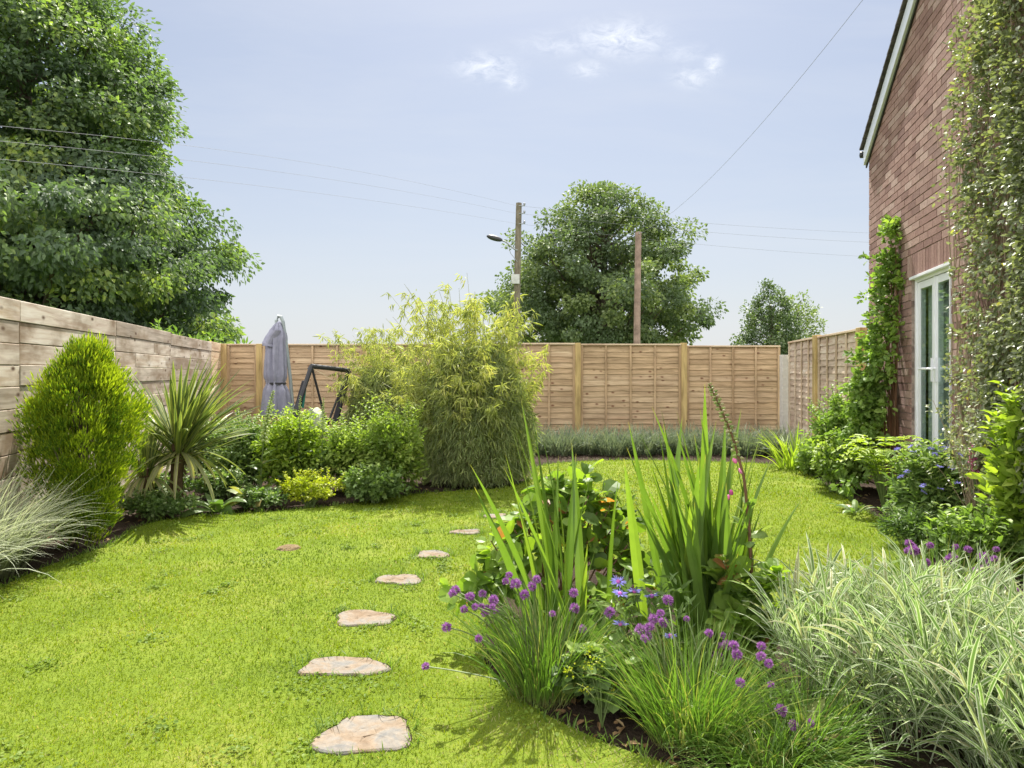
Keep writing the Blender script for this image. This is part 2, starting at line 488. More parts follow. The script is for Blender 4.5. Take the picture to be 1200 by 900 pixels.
q = WN(wt)
sky = q.n('ShaderNodeTexSky', sky_type='NISHITA', sun_disc=False)
sky.sun_elevation = SUN_EL; sky.sun_rotation = SUN_AZ
sky.altitude = 0; sky.air_density = 1.0; sky.dust_density = 1.6; sky.ozone_density = 1.4
tc = q.n('ShaderNodeTexCoord')
sx = q.n('ShaderNodeSeparateXYZ'); q.l(tc.outputs['Generated'], sx.inputs[0])
yy = q.math('MAXIMUM', sx.outputs[1], .05)
cx = q.math('DIVIDE', sx.outputs[0], yy); cz = q.math('DIVIDE', sx.outputs[2], yy)
front = q.math('GREATER_THAN', sx.outputs[1], .06)
mask = None
for px, py, rx, ry, a in ((570, 78, 30, 13, .95), (602, 95, 13, 9, .7), (728, 46, 42, 17, 1.1), (690, 81, 17, 9, .8), (655, 52, 34, 12, .5), (812, 90, 20, 11, .75), (836, 76, 10, 12, .9), (800, 62, 28, 10, .4)):
    dx = q.math('DIVIDE', q.math('SUBTRACT', cx, (px - 600) / F), rx / F)
    dz = q.math('DIVIDE', q.math('SUBTRACT', cz, (HOR - py) / F), ry / F)
    rr = q.math('ADD', q.math('MULTIPLY', dx, dx), q.math('MULTIPLY', dz, dz))
    g = q.math('MULTIPLY', q.math('EXPONENT', q.math('MULTIPLY', rr, -.9)), a)
    mask = g if mask is None else q.math('MAXIMUM', mask, g)
nz = q.noise(q.comb(q.math('MULTIPLY', cx, 34.0), q.math('MULTIPLY', cz, 62.0), 3.0), 1.0, 8, .68, .7)
nz = q.math('MULTIPLY', q.math('SUBTRACT', nz, .36), 3.2, True)
cl = q.math('MULTIPLY', q.math('MULTIPLY', mask, nz, True), front, True)
# thin veil of high cirrus low in the sky
v1 = q.noise(q.comb(q.math('MULTIPLY', cx, 1.6), q.math('MULTIPLY', cz, 9.0), 8.0), 1.0, 5, .6, .4)
veil = q.math('MULTIPLY', q.math('SUBTRACT', v1, .42), .9, True)
veil = q.math('MULTIPLY', veil, front)
SKYW = .06
skyc = q.mix(.35, sky.outputs[0], (6.6, 6.8, 7.3))
skyc = q.mix(veil, skyc, (7.4, 7.5, 7.8))
skyc = q.mix(q.math('MULTIPLY', cl, .9), skyc, (10.5, 10.5, 10.6))
hz = q.math('MULTIPLY', q.math('EXPONENT', q.math('MULTIPLY', q.math('ABSOLUTE', cz), -4.6)), .9)
skyc = q.mix(hz, skyc, (7.5, 7.4, 7.2))
skyc = q.mix(1.0, skyc, (.675, .70, .735), 'MULTIPLY')
# broad unseen cloud bank added behind the viewer and overhead to fill the shade
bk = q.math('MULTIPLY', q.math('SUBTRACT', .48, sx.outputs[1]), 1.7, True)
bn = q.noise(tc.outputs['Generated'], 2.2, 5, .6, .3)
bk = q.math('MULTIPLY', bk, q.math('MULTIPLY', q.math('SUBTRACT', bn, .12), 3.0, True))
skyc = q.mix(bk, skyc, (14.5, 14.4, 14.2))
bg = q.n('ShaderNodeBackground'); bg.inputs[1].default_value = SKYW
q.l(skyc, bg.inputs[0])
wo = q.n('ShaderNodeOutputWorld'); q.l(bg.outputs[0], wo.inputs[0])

sc.view_settings.view_transform = 'Standard'; sc.view_settings.look = 'None'
sc.view_settings.gamma = 1; sc.view_settings.exposure = 1.43
sc.render.engine = 'CYCLES'
cy = sc.cycles
cy.max_bounces = 7; cy.diffuse_bounces = 4; cy.transmission_bounces = 6; cy.glossy_bounces = 3; cy.transparent_max_bounces = 8
cy.caustics_reflective = False; cy.caustics_refractive = False
cy.use_denoising = True; cy.sample_clamp_indirect = 6


# ------------------------------------------------------------------ ground
def sheet(name, pts, z, mat, thick=0):
    pts = [Vector((p[0], p[1], 0)) for p in pts]
    tri = tessellate_polygon([pts])
    V = np.array([(p.x, p.y, z) for p in pts]); n = len(V)
    mb = MB()
    T = np.array(tri)
    a = V[T[:, 1]] - V[T[:, 0]]; b = V[T[:, 2]] - V[T[:, 0]]
    flip = (a[:, 0] * b[:, 1] - a[:, 1] * b[:, 0]) < 0
    T[flip] = T[flip][:, ::-1]
    if thick:
        V2 = V.copy(); V2[:, 2] -= thick
        i = np.arange(n); j = (i + 1) % n
        mb.add(np.concatenate([V, V2]), [T, np.stack([i, i + n, j + n, j], -1)])
    else:
        mb.add(V, T)
    o = mb.build(name, mat)
    return tag(o, kind='structure')


sheet('ground', [(-600, -300), (600, -300), (600, 1500), (-600, 1500)], -.03, m_field)
sheet('soil', [(-6.0, -1), (3.4, -1), (4.95, 12.5), (-5.5, 12.5)], 0, m_soil)


def smooth_poly(pts, it=2):
    p = np.array(pts, float)
    for _ in range(it):
        n = np.roll(p, -1, 0)
        p = np.stack([p * .75 + n * .25, p * .25 + n * .75], 1).reshape(-1, 2)
    return p


left_edge = [G(*p) for p in ((-60, 722), (0, 692), (60, 664), (130, 642), (155, 622), (200, 609), (290, 604), (400, 595), (470, 583), (520, 578), (600, 574), (628, 561), (626, 546), (700, 541), (800, 541), (930, 546), (945, 556), (990, 585), (1020, 605), (1060, 627), (1076, 652), (1060, 690), (990, 720), (930, 745), (905, 755), (868, 730), (800, 690), (700, 655), (620, 660), (576, 700), (560, 760), (578, 805), (640, 845), (720, 882), (800, 908), (880, 935))]
lawn_poly = smooth_poly([(-2.4, 1.0)] + left_edge + [(.9, 1.2)])
sheet('lawn', [tuple(p) for p in lawn_poly], .02, m_lawn, .03)


def inside(P, poly):
    x, y = P[:, 0], P[:, 1]
    c = np.zeros(len(P), bool)
    x1, y1 = poly[:, 0], poly[:, 1]; x2, y2 = np.roll(x1, -1), np.roll(y1, -1)
    for a, b, c2, d in zip(x1, y1, x2, y2):
        if b == d: continue
        k = ((b > y) != (d > y)) & (x < (c2 - a) * (y - b) / (d - b) + a)
        c ^= k
    return c


# stepping stones: px, py, half width, half depth, label
m_stone = None
m_ = M('worn_sandstone'); t_ = NT(m_); g_ = t_.n('ShaderNodeNewGeometry')
n1 = t_.noise(g_.outputs['Position'], 7, 6, .62, .8); n2 = t_.noise(g_.outputs['Position'], 45, 5, .7)
c_ = t_.ramp(n1, [(.32, (.165, .115, .072)), (.45, (.205, .158, .112)), (.54, (.20, .175, .145)), (.64, (.15, .145, .135))])
c_ = t_.mix(.5, c_, t_.ramp(n2, [(.3, (.3, .3, .3)), (.7, (.65, .65, .65))]), 'OVERLAY')
t_.done(t_.pr(c_, .85, .25, t_.bump(n2, .5, .006)).outputs[0])
m_stone = m_
stones = [
    (428, 869, .165, .150, 'large nearest stepping stone, orange and grey, in the lawn by the flower bed'),
    (403, 788, .190, .110, 'second stepping stone from the camera, half overgrown by grass'),
    (427, 730, .165, .125, 'third stepping stone from the camera, pale pink rounded slab'),
    (468, 684, .145, .110, 'fourth stepping stone from the camera, pale slab halfway along the path'),
    (507, 654, .125, .105, 'fifth stepping stone from the camera, pink slab left of the round-leaved shrub'),
    (546, 627, .125, .095, 'sixth stepping stone from the camera, small slab beside the shrub leaves'),
    (580, 608, .110, .100, 'seventh stepping stone, tip showing behind the shrub leaves near the bamboo shadow'),
    (634, 563, .150, .130, 'farthest stepping stone, beside the foot of the front bamboo'),
]
stone_info = []
for i, (px, py, a, b, lab) in enumerate(stones):
    a *= .91; b *= .85; c = G(px, py); th = np.linspace(0, 2 * np.pi, 26, endpoint=False)
    k = 1 + .08 * np.sin(2 * th + U(0, 6)) + .10 * np.sin(3 * th + U(0, 6)) + .05 * np.sin(5 * th + U(0, 6)) + .025 * np.sin(9 * th + U(0, 6))
    sq = (np.abs(np.cos(th)) ** 3 + np.abs(np.sin(th)) ** 3) ** (-1 / 3)
    px_, py_ = a * np.cos(th) * k * sq, b * np.sin(th) * k * sq
    mb = MB(); n = len(th)
    rings = [(1.0, -.03), (1.0, .025), (.95, .031), (.6, .030), (.25, .031)]
    V = np.concatenate([np.stack([px_ * s, py_ * s, np.full(n, z) + (rng.normal(size=n) * .0015 if s < 1 else 0)], -1) for s, z in rings])
    s_ = np.arange(len(rings) - 1)[:, None] * n; k_ = np.arange(n)[None]; k2 = (k_ + 1) % n
    mb.add(V, [np.stack([s_ + k_, s_ + k2, s_ + n + k2, s_ + n + k_], -1).reshape(-1, 4), (np.arange(n) + n * (len(rings) - 1))[None]])
    o = mb.build('stepping_stone', m_stone, loc=(c[0], c[1], 0), smooth=False)
    tag(o, lab, 'stepping stone', 'stepping stones across the lawn')
    sheet('soil', [(c[0] + x_ * 1.02, c[1] + y_ * 1.02 + .014) for x_, y_ in zip(px_, py_)], .0215, m_soil)
    soilp = np.stack([px_ * 1.01, py_ * 1.01 + .013], -1) + np.array(c)
    stone_info.append((c, np.stack([px_, py_], -1) * .95 + np.array(c), soilp))

# grass blades of the lawn: one mass
mbg = MB()
lawn_patch = [(U(-4, 3), U(1.9, 9), U(.06, .38), rng.choice([-2.4, -1.6, 1.6, 2.4])) for _ in range(110)]
spots = [(G(338, 645), .16), (G(590, 845), .30), (G(700, 893), .35), (G(548, 800), .12)]
for y0, y1, dens, ln, wd in ((1.9, 3.0, 13000, .020, .0030), (3.0, 4.5, 8000, .021, .0042), (4.5, 7.0, 3800, .023, .0062), (7.0, 10.6, 1700, .026, .0095)):
    xa = -y1 * .82 - .2; xb = y1 * .66
    n = int((xb - xa) * (y1 - y0) * dens)
    P = np.stack([U(xa, xb, n), U(y0, y1, n)], -1)
    P = P[(np.abs(P[:, 0] / P[:, 1] + .0) < .79)]
    ok = inside(P, lawn_poly)
    for c, poly, soilp in stone_info:
        near = np.hypot(P[:, 0] - c[0], P[:, 1] - c[1]) < .35
        if near.any():
            idx = np.where(near)[0]; ok[idx] &= ~(inside(P[idx], poly) | (inside(P[idx], soilp) & (rng.random(len(idx)) < .65)))
    P = P[ok]
    pat = np.sin(P[:, 0] * 3.1 + np.sin(P[:, 1] * 2.3)) * np.sin(P[:, 1] * 3.7 + np.cos(P[:, 0] * 2.7))
    dry = np.zeros(len(P))
    for c, rad in spots:
        dry = np.maximum(dry, np.exp(-((P[:, 0] - c[0]) ** 2 + (P[:, 1] - c[1]) ** 2) / (rad * .7) ** 2))
    keep = rng.random(len(P)) > dry * .4
    P, pat, dry = P[keep], pat[keep], dry[keep]
    n = len(P)
    pat2 = np.sin(P[:, 0] * 11 + 3 * np.sin(P[:, 1] * 5)) * np.sin(P[:, 1] * 13 + 2 * np.cos(P[:, 0] * 7))
    for q0, q1, q2, q3 in lawn_patch:
        pat2 = pat2 + q3 * np.exp(-((P[:, 0] - q0) ** 2 + (P[:, 1] - q1) ** 2) / q2 ** 2)
    r = np.clip(.42 + .13 * pat + .12 * pat2 + rng.normal(size=n) * .17 + dry * .5, 0, 1)
    r = np.where(rng.random(n) < .035, U(.93, 1, n), r)
    ribbons(mbg, np.c_[P, np.full(n, .018)], U(0, 6.28, n), np.abs(rng.normal(size=n)) * .6, ln * U(.55, 1.25, n) * (1 + .15 * pat) * (1 - .3 * dry), wd * U(.7, 1.3, n), U(.1, 1.1, n), 2, p=1.2, twist=.8, r=r)
tag(mbg.build('grass', m_lawn_blade), 'short bright green mown grass blades covering the lawn', 'grass', kind='stuff')

# clover and other low weeds in the turf
mbc = MB()
cc = np.stack([U(-3.4, 1.5, 150), U(1.95, 7.5, 150)], -1); cc = cc[inside(cc, lawn_poly)]
idx = np.repeat(np.arange(len(cc)), 46); n = len(idx)
P = cc[idx] + rng.normal(size=(n, 2)) * U(.02, .075, len(cc))[idx][:, None]
k = inside(P, lawn_poly)
for c, poly, soilp in stone_info: k &= ~inside(P, poly)
P = P[k]; n = len(P)
leaves(mbc, np.c_[P, U(.026, .042, n)], rng.normal(size=(n, 3)) * (1, 1, .25), np.tile((0, 0, 1.), (n, 1)) + rng.normal(size=(n, 3)) * .3, U(.010, .019, n), U(.009, .016, n), 'round', (rng.random(len(cc))[idx][k] * .7 + rng.random(n) * .3))
tag(mbc.build('clover', m_clover), 'small patches of darker clover and weeds in the lawn', 'clover', kind='stuff')

# longer fringe of grass round the stones and along the bed edges
mbe = MB()
for c, poly, soilp in stone_info:
    k = len(poly); n = 150
    j = rng.integers(0, k, n); f = rng.random(n)[:, None]
    P = poly[j] * (1 - f) + poly[(j + 1) % k] * f
    out = nrm(P - np.array(c)); P = P + out * (np.abs(rng.normal(size=n))[:, None] * .03 + .006)
    far = out[:, 1] > -.2
    ribbons(mbe, np.c_[P, np.full(n, .018)], U(0, 6.28, n), U(.2, .8, n), np.where(far, U(.04, .085, n), U(.025, .05, n)), U(.003, .006, n), U(.3, 1.2, n), 3)
E = lawn_poly; n = 5000
seg = np.roll(E, -1, 0) - E; wl = np.linalg.norm(seg, axis=1)
j = rng.choice(len(E), n, p=wl / wl.sum()); P = E[j] + seg[j] * rng.random(n)[:, None] + rng.normal(size=(n, 2)) * .02
ribbons(mbe, np.c_[P, np.full(n, .01)], U(0, 6.28, n), U(.1, .7, n), U(.03, .075, n), U(.004, .007, n), U(.3, 1.2, n), 3)
tag(mbe.build('grass_fringe', m_long_blade), 'longer tufts of grass fringing the stepping stones and bed edges', 'grass', kind='stuff')

# small dug patch in the lawn
c = G(338, 646); mb = MB()
th = np.linspace(0, 2 * np.pi, 14, endpoint=False)
V = [np.stack([np.cos(th) * .10 * s * U(.8, 1.2, 14), np.sin(th) * .08 * s * U(.8, 1.2, 14), np.full(14, z)], -1) for s, z in ((1, .015), (.7, .035), (.3, .045))]
s_ = np.arange(2)[:, None] * 14; k_ = np.arange(14)[None]; k2 = (k_ + 1) % 14
mb.add(np.concatenate(V), [np.stack([s_ + k_, s_ + k2, s_ + 14 + k2, s_ + 14 + k_], -1).reshape(-1, 4), (np.arange(14) + 28)[None]])
m_clod = ground_mat('dry_earth', [(.3, (.16, .11, .06)), (.7, (.34, .26, .15))], 12, .9, .03, 60)
tag(mb.build('earth_mound', m_clod, loc=(c[0], c[1], 0)), 'small brown mound of dry earth on the open lawn', 'earth mound')

# ------------------------------------------------------------------ left sleeper wall
m_sleeper = wood_mat('weathered_sleeper', (.36, .30, .24), (.53, .46, .38), (.64, .57, .48), 16, .12, .85, stain=(.24, .17, .11))
m_sleeper_new = wood_mat('fresh_sleeper', (.50, .38, .24), (.55, .43, .28), (.60, .47, .32), 16, .08, .8)


def wallx(y): return -2.504 - .224 * y


wd = np.array([-.224, 1.0]); wdl = np.linalg.norm(wd)
wt_ = thing('timber_wall', 'weathered grey timber sleeper wall along the side of the lawn', 'wall', (wallx(7), 7, 0))
for bi, (ya, yb) in enumerate(((2.6, 5.05), (5.05, 7.05), (7.05, 9.1), (9.1, 11.6), (11.6, 12.47))):
    mb = MB(); L = (yb - ya) * wdl
    topo = (0, 0, .004, -.012, .0)[bi]
    z = 1.835 + topo
    hts = []
    while z > -.05:
        h = .160 + U(-.004, .004)
        cuts = [0.003, L - .003]
        if bi == 2 and rng.random() < .6: cuts.insert(1, L * U(.3, .7))
        for a, b in zip(cuts[:-1], cuts[1:]):
            d = U(0, .010)
            box(mb, (a + (.002 if a > .01 else 0), d, z - h + .004), (b - a - .003, 0, 0), (0, .06, 0), (0, 0, h - .004), U(0, 1))
        z -= h
    # local +y must point away from the garden (to the left of the wall line)
    mb.xform(wd, (wallx(ya) - wallx(7), ya - 7, 0))
    o = mb.build('wall_bay', m_sleeper_new if bi == 4 else m_sleeper, wt_, bevel=.005)
    if bi == 4: o['label'] = 'paler newer end bay next to the back fence'

# ------------------------------------------------------------------ lap fences
m_lap = wood_mat('lap_fence_board', (.42, .295, .175), (.49, .355, .22), (.54, .41, .27), 20, .11, .75, kcol=(.17, .08, .045), bump=.2)
m_lap_grey = wood_mat('grey_lap_board', (.50, .40, .31), (.58, .48, .38), (.64, .55, .45), 20, .10, .8, bump=.2)
m_batten = wood_mat('fence_batten', (.43, .30, .18), (.48, .345, .21), (.53, .39, .25), 20, .05)
m_batten_g = wood_mat('grey_batten', (.46, .36, .26), (.52, .42, .31), (.56, .47, .36), 20, .05)
m_post = wood_mat('treated_post', (.47, .35, .15), (.51, .38, .175), (.55, .415, .20), 14, .07)
m_cap = wood_mat('pale_capping', (.55, .43, .30), (.60, .48, .34), (.64, .52, .38), 20, 0)
m_conc = flat_mat('pale_concrete', (.62, .60, .56), .85, .2, var=.06, scale=20, bump=.2)


def lap_panel(parent, p0, p1, z0, z1, org, ml, mbt, nslat=16, nb=3):
    """waney lap panel; the garden is on the local -y side"""
    p0 = np.array(p0); p1 = np.array(p1); L = np.linalg.norm(p1 - p0); dx = (p1 - p0) / L
    at = (p0[0] - org[0], p0[1] - org[1], 0)
    mb = MB(); pitch = (z1 - z0 - .05) / nslat; seg = 14
    x = np.linspace(.005, L - .005, seg + 1)
    sh = rng.random()
    for k in range(nslat):
        zb = z0 + k * pitch; r = np.clip(rng.random() * .8 + sh * .2, 0, 1)
        wob = rng.normal(size=seg + 1) * .003 + .004 * np.sin(x * U(2, 5) + U(0, 6))
        wob = wob + U(-.004, .004)
        lip = -.012 + U(-.003, .003)
        zt = zb + pitch + .02
        rows = [(np.full_like(x, .010), np.full_like(x, zt)), (np.full_like(x, .002), np.full_like(x, zt)), (np.full_like(x, lip), zb + wob), (np.full_like(x, lip + .009), zb + wob)]
        V = np.concatenate([np.stack([x, ry, rz], -1) for ry, rz in rows])
        m = seg + 1
        f = np.concatenate([np.stack([np.arange(seg) + a * m, np.arange(seg) + b * m, np.arange(seg) + 1 + b * m, np.arange(seg) + 1 + a * m], -1) for a, b in ((1, 2), (2, 3), (3, 0))])
        mb.add(V, f, np.tile(x, 4), np.concatenate([np.full(m, t_) for t_ in (pitch, pitch, 0, 0)]), r)
    mb.xform(dx, at)
    pan = mb.build('fence_panel', ml, parent)
    for j in range(nb + 2):
        xx = (L - .045) * j / (nb + 1)
        b = MB(); ww = .036 if 0 < j < nb + 1 else .045
        box(b, (xx, -.034, z0), (ww, 0, 0), (0, .02, 0), (0, 0, z1 - z0 - .03), U(0, 1), 2)
        if j in (0, nb + 1):
            box(b, (xx, .012, z0), (ww, 0, 0), (0, .02, 0), (0, 0, z1 - z0 - .03), U(0, 1), 2)
        b.xform(dx, at); b.build('batten', mbt, pan)
    c = MB(); box(c, (0, -.045, z1 - .028), (L, 0, 0), (0, .085, 0), (0, 0, .028), .5, 0)
    c.xform(dx, at); c.build('capping_rail', m_cap, pan, bevel=.003)
    return pan


def post(parent, x, y, z1, org, mat, w_=.10, name='fence_post'):
    b = MB(); box(b, (x - w_ / 2 - org[0], y - w_ / 2 - org[1], -.03), (w_, 0, 0), (0, w_, 0), (0, 0, z1 + .03), U(0, 1), 2)
    return b.build(name, mat, parent, bevel=.004)


YB = 12.45
bo = (0, YB, 0)
bf = thing('lap_fence', 'brown overlapping board fence across the back of the garden', 'fence', bo)
px_posts = [-5.235, -4.592, -2.662, -.732, 1.198, 3.128, 4.93]
for i, (a, b) in enumerate(zip(px_posts[:-1], px_posts[1:])):
    lap_panel(bf, (a + .05, YB), (b - .05, YB), .06, 1.83 - (.03 if i == 5 else 0) + (.015 if i == 3 else 0), bo, m_lap, m_batten, 17, 3 if i else 0)
for a in px_posts[:-1]:
    post(bf, a, YB - .02, 1.845 if a > 1 else 1.83, bo, m_post)
o = post(bf, 4.865, 12.2, 1.62, bo, m_conc, .12); o['label'] = 'pale grey concrete corner post'

ro = (4.6, 10.3, 0)
rf = thing('lap_fence', 'greyer sunlit lap fence running from the corner to the house', 'fence', ro)


def rfx(y): return 2.90 + .168 * y


lap_panel(rf, (rfx(12.1), 12.1), (rfx(10.36), 10.36), .06, 1.85, ro, m_lap_grey, m_batten_g, 17, 3)
lap_panel(rf, (rfx(10.24), 10.24), (rfx(8.50), 8.50), .06, 1.85, ro, m_lap_grey, m_batten_g, 17, 3)
post(rf, rfx(10.3) - .03, 10.3, 1.87, ro, m_post)
post(rf, rfx(8.43), 8.43, 1.86, ro, m_post)

# ------------------------------------------------------------------ house
Cc = np.array([4.33, 8.28]); ds = -np.array([.238, .9713]); ds /= np.linalg.norm(ds)
nout = np.array([-.9713, .238]); nout /= np.linalg.norm(nout)
TANP = math.tan(R(29.5)); EAVE = 4.05; HW = 8.4


def hp(s, d, z):   # s along the wall towards the camera, d out of the wall
    return np.array([*(Cc + ds * s + nout * d), z])


house = thing('brick_house', 'red brick house gable with white glazed door and climbing plants', 'house', (Cc[0], Cc[1], 0))
ho = np.array([Cc[0], Cc[1], 0])
m_brick = M('red_brick'); t = NT(m_brick)
geo = t.n('ShaderNodeNewGeometry')
n1 = t.noise(geo.outputs['Position'], 1.1, 4); n2 = t.noise(geo.outputs['Position'], 38, 5, .7)
col = t.ramp(t.attr('rnd'), [(0, (.195, .112, .098)), (.3, (.265, .158, .136)), (.7, (.325, .206, .178)), (1, (.40, .285, .25))])
col = t.mix(.6, col, t.ramp(n2, [(.3, (.3, .29, .29)), (.7, (.64, .63, .63))]), 'OVERLAY')
col = t.mix(t.ramp(n1, [(.45, (0, 0, 0)), (.75, (.4, .4, .4))]), col, (.40, .29, .25))
t.done(t.pr(col, .88, .2, t.bump(n2, .5, .006)).outputs[0])
m_mortar = flat_mat('lime_mortar', (.34, .27, .235), .95, .1, var=.15, scale=30, bump=.3)

mb = MB()
DS0, DS1, DZ1 = 1.535, 2.575, 2.25


def brick(s0, s1, z0, z1):
    j = U(-.001, .002)
    o = hp(s0, j - .06, z0) - ho
    box(mb, o, np.array([*ds, 0]) * (s1 - s0), np.array([*nout, 0]) * (.06), (0, 0, z1 - z0), rng.random())


course = .075; g = .009
k = 0
while True:
    z0 = k * course; z1 = z0 + course - g
    top_s0 = (z1 - EAVE) / TANP
    if z1 > EAVE + HW / 2 * TANP: break
    lo_, hi_ = max(0, top_s0), min(7.2, HW - max(0, top_s0))
    s = -(.1125 if k % 2 else 0)
    while s < hi_:
        a, b = max(s, lo_), min(s + .225 - g, hi_)
        s += .225
        if b - a < .02: continue
        if z0 < DZ1 + .225 - .01 and b > DS0 - .10 and a < DS1 + .10 and z1 > DZ1:      # soldier course band
            if a < DS0 - .10: brick(a, DS0 - .10 - g, z0, z1)
            if b > DS1 + .10: brick(DS1 + .10, b, z0, z1)
            continue
        if z1 <= DZ1 + .001 and b > DS0 and a < DS1:
            if a < DS0 - .02: brick(a, DS0, z0, z1)
            if b > DS1 + .02: brick(DS1, b, z0, z1)
            continue
        brick(a, b, z0, z1)
    k += 1
s = DS0 - .10
while s < DS1 + .09:
    brick(s, s + .075 - g, DZ1 + .004, DZ1 + .225 - g); s += .075
mb.build('wall', m_brick, house)
# mortar backing with the door opening, and the other walls of the house
mb = MB()


def slab(s0, s1, za, zb, d0=-.11, d1=-.009):
    o = hp(s0, d0, 0) - ho
    a = np.array([*ds, 0]) * (s1 - s0); b = np.array([*nout, 0]) * (d1 - d0)
    V = [o + (0, 0, za[0]), o + a + (0, 0, za[1]), o + a + b + (0, 0, za[1]), o + b + (0, 0, za[0]),
         o + (0, 0, zb[0]), o + a + (0, 0, zb[1]), o + a + b + (0, 0, zb[1]), o + b + (0, 0, zb[0])]
    mb.add(np.array(V), np.array([(0, 1, 2, 3), (7, 6, 5, 4), (0, 4, 5, 1), (1, 5, 6, 2), (2, 6, 7, 3), (3, 7, 4, 0)]))


def gz(s): return EAVE + min(s, HW - s) * TANP - .02


slab(.01, DS0, (0, 0), (gz(0), gz(DS0)))
slab(DS0, DS1, (DZ1 + .003, DZ1 + .003), (gz(DS0), gz(DS1)))
slab(DS1, HW / 2, (0, 0), (gz(DS1), gz(HW / 2)))
slab(HW / 2, HW, (0, 0), (gz(HW / 2), gz(HW)))
slab(DS0, DS1, (0, 0), (.12, .12))
mb.build('mortar', m_mortar, house)
mb = MB(); inw = -nout * 9
for s0 in (.01, HW - .2):
    o = hp(s0, -.115, 0) - ho
    box(mb, o, np.array([*ds, 0]) * .19, np.array([*inw, 0]), (0, 0, EAVE - .03))
o = hp(.01, -9.2, 0) - ho
box(mb, o, np.array([*ds, 0]) * (HW - .02), np.array([*nout, 0]) * .1, (0, 0, EAVE + .0))
mb.build('side_wall', flat_mat('plain_brickwork', (.30, .16, .12), .9, .1), house)
mb = MB(); o = hp(.2, -9.0, .02) - ho
box(mb, o, np.array([*ds, 0]) * (HW - .4), np.array([*nout, 0]) * 8.85, (0, 0, .03))
mb.build('room_floor', flat_mat('room_floor', (.35, .26, .18), .5), house)
mb = MB(); o = hp(.2, -3.2, .05) - ho
box(mb, o, np.array([*ds, 0]) * (HW - .4), np.array([*nout, 0]) * .1, (0, 0, 2.7))
mb.build('room_wall', flat_mat('room_wall', (.6, .58, .53), .8), house)
# roof: two pitched slabs overhanging the gable by 7 cm
m_tile = flat_mat('dark_roof_tile', (.085, .075, .07), .8, .2, var=.3, scale=14, bump=.4)
m_barge = flat_mat('white_pvc', (.72, .74, .86), .35, .4, var=.02)
m_gutter_shadow = flat_mat('gutter_and_shadow_black', (.03, .03, .032), .4)
mb = MB()
cs, sn = math.cos(R(29.5)), math.sin(R(29.5))
rl = (HW / 2 + .09) / cs
for sgn in (1, -1):
    s0 = -.09 if sgn > 0 else HW + .09
    o = hp(s0, -9.3, EAVE - .09 * TANP + .03) - ho
    a = np.array([*(ds * sgn * cs), sn]) * rl
    up_ = np.array([*(-ds * sgn * sn), cs])
    b = np.array([*nout, 0]) * (9.3 + .085)
    nt_ = 30
    for i in range(nt_):     # courses of tiles, each lapping the one below
        oo = o + a * i / nt_ + up_ * .004
        box(mb, oo, a / nt_ * 1.15 + up_ * .0 - up_ * .012, b, up_ * .022)
roof = mb.build('roof', m_tile, house)
mb = MB()
for sgn in (1, -1):
    s0 = -.07 if sgn > 0 else HW + .07
    o = hp(s0, .0, EAVE - .07 * TANP - .17) - ho
    a = np.array([*(ds * sgn * cs), sn]) * ((HW / 2 + .07) / cs)
    box(mb, o + np.array([*nout, 0]) * .016, a, np.array([*nout, 0]) * .03, (0, 0, .185))
mb.build('bargeboard', m_barge, roof, bevel=.003)
mb = MB()
for sgn in (1, -1):
    s0 = -.07 if sgn > 0 else HW + .07
    o = hp(s0, .0, EAVE - .07 * TANP - .205) - ho
    a = np.array([*(ds * sgn * cs), sn]) * ((HW / 2 + .07) / cs)
    box(mb, o + np.array([*nout, 0]) * .004, a, np.array([*nout, 0]) * .016, (0, 0, .06))
mb.build('verge_shadow_strip', m_gutter_shadow, roof)  # black strip standing in for the shadow line under the bargeboard
mb = MB()
p0 = hp(-.13, .06, EAVE - .06) - ho; p1 = hp(-.13, -9.2, EAVE - .06) - ho
tubes(mb, np.linspace(p0, p1, 4), np.full(4, .042), 12)
blobs(mb, [p0], [nout.tolist() + [0]], .043, .03)
mb.build('gutter', m_gutter_shadow, roof)
# glazed double door
m_pvc = flat_mat('white_door_plastic', (.80, .80, .86), .3, .5, var=.015)
m_glass = M('door_glass'); t = NT(m_glass)
gl = t.n('ShaderNodeBsdfGlossy'); gl.inputs['Roughness'].default_value = .01; gl.inputs['Color'].default_value = (.9, .95, .95, 1)
tr = t.n('ShaderNodeBsdfTransparent'); tr.inputs['Color'].default_value = (.82, .88, .86, 1)
lw = t.n('ShaderNodeLayerWeight'); lw.inputs['Blend'].default_value = .5
fr = t.math('ADD', t.math('MULTIPLY', lw.outputs['Facing'], .28), .06, True)
mx = t.n('ShaderNodeMixShader'); t.l(fr, mx.inputs[0]); t.l(tr.outputs[0], mx.inputs[1]); t.l(gl.outputs[0], mx.inputs[2])
t.done(mx.outputs[0])
a3 = np.array([*ds, 0]); n3 = np.array([*nout, 0]); z3 = np.array([0, 0, 1.])


def dbox(mb, s0, s1, z0, z1, d0, d1):
    box(mb, hp(s0, d0, z0) - ho, a3 * (s1 - s0), n3 * (d1 - d0), z3 * (z1 - z0))


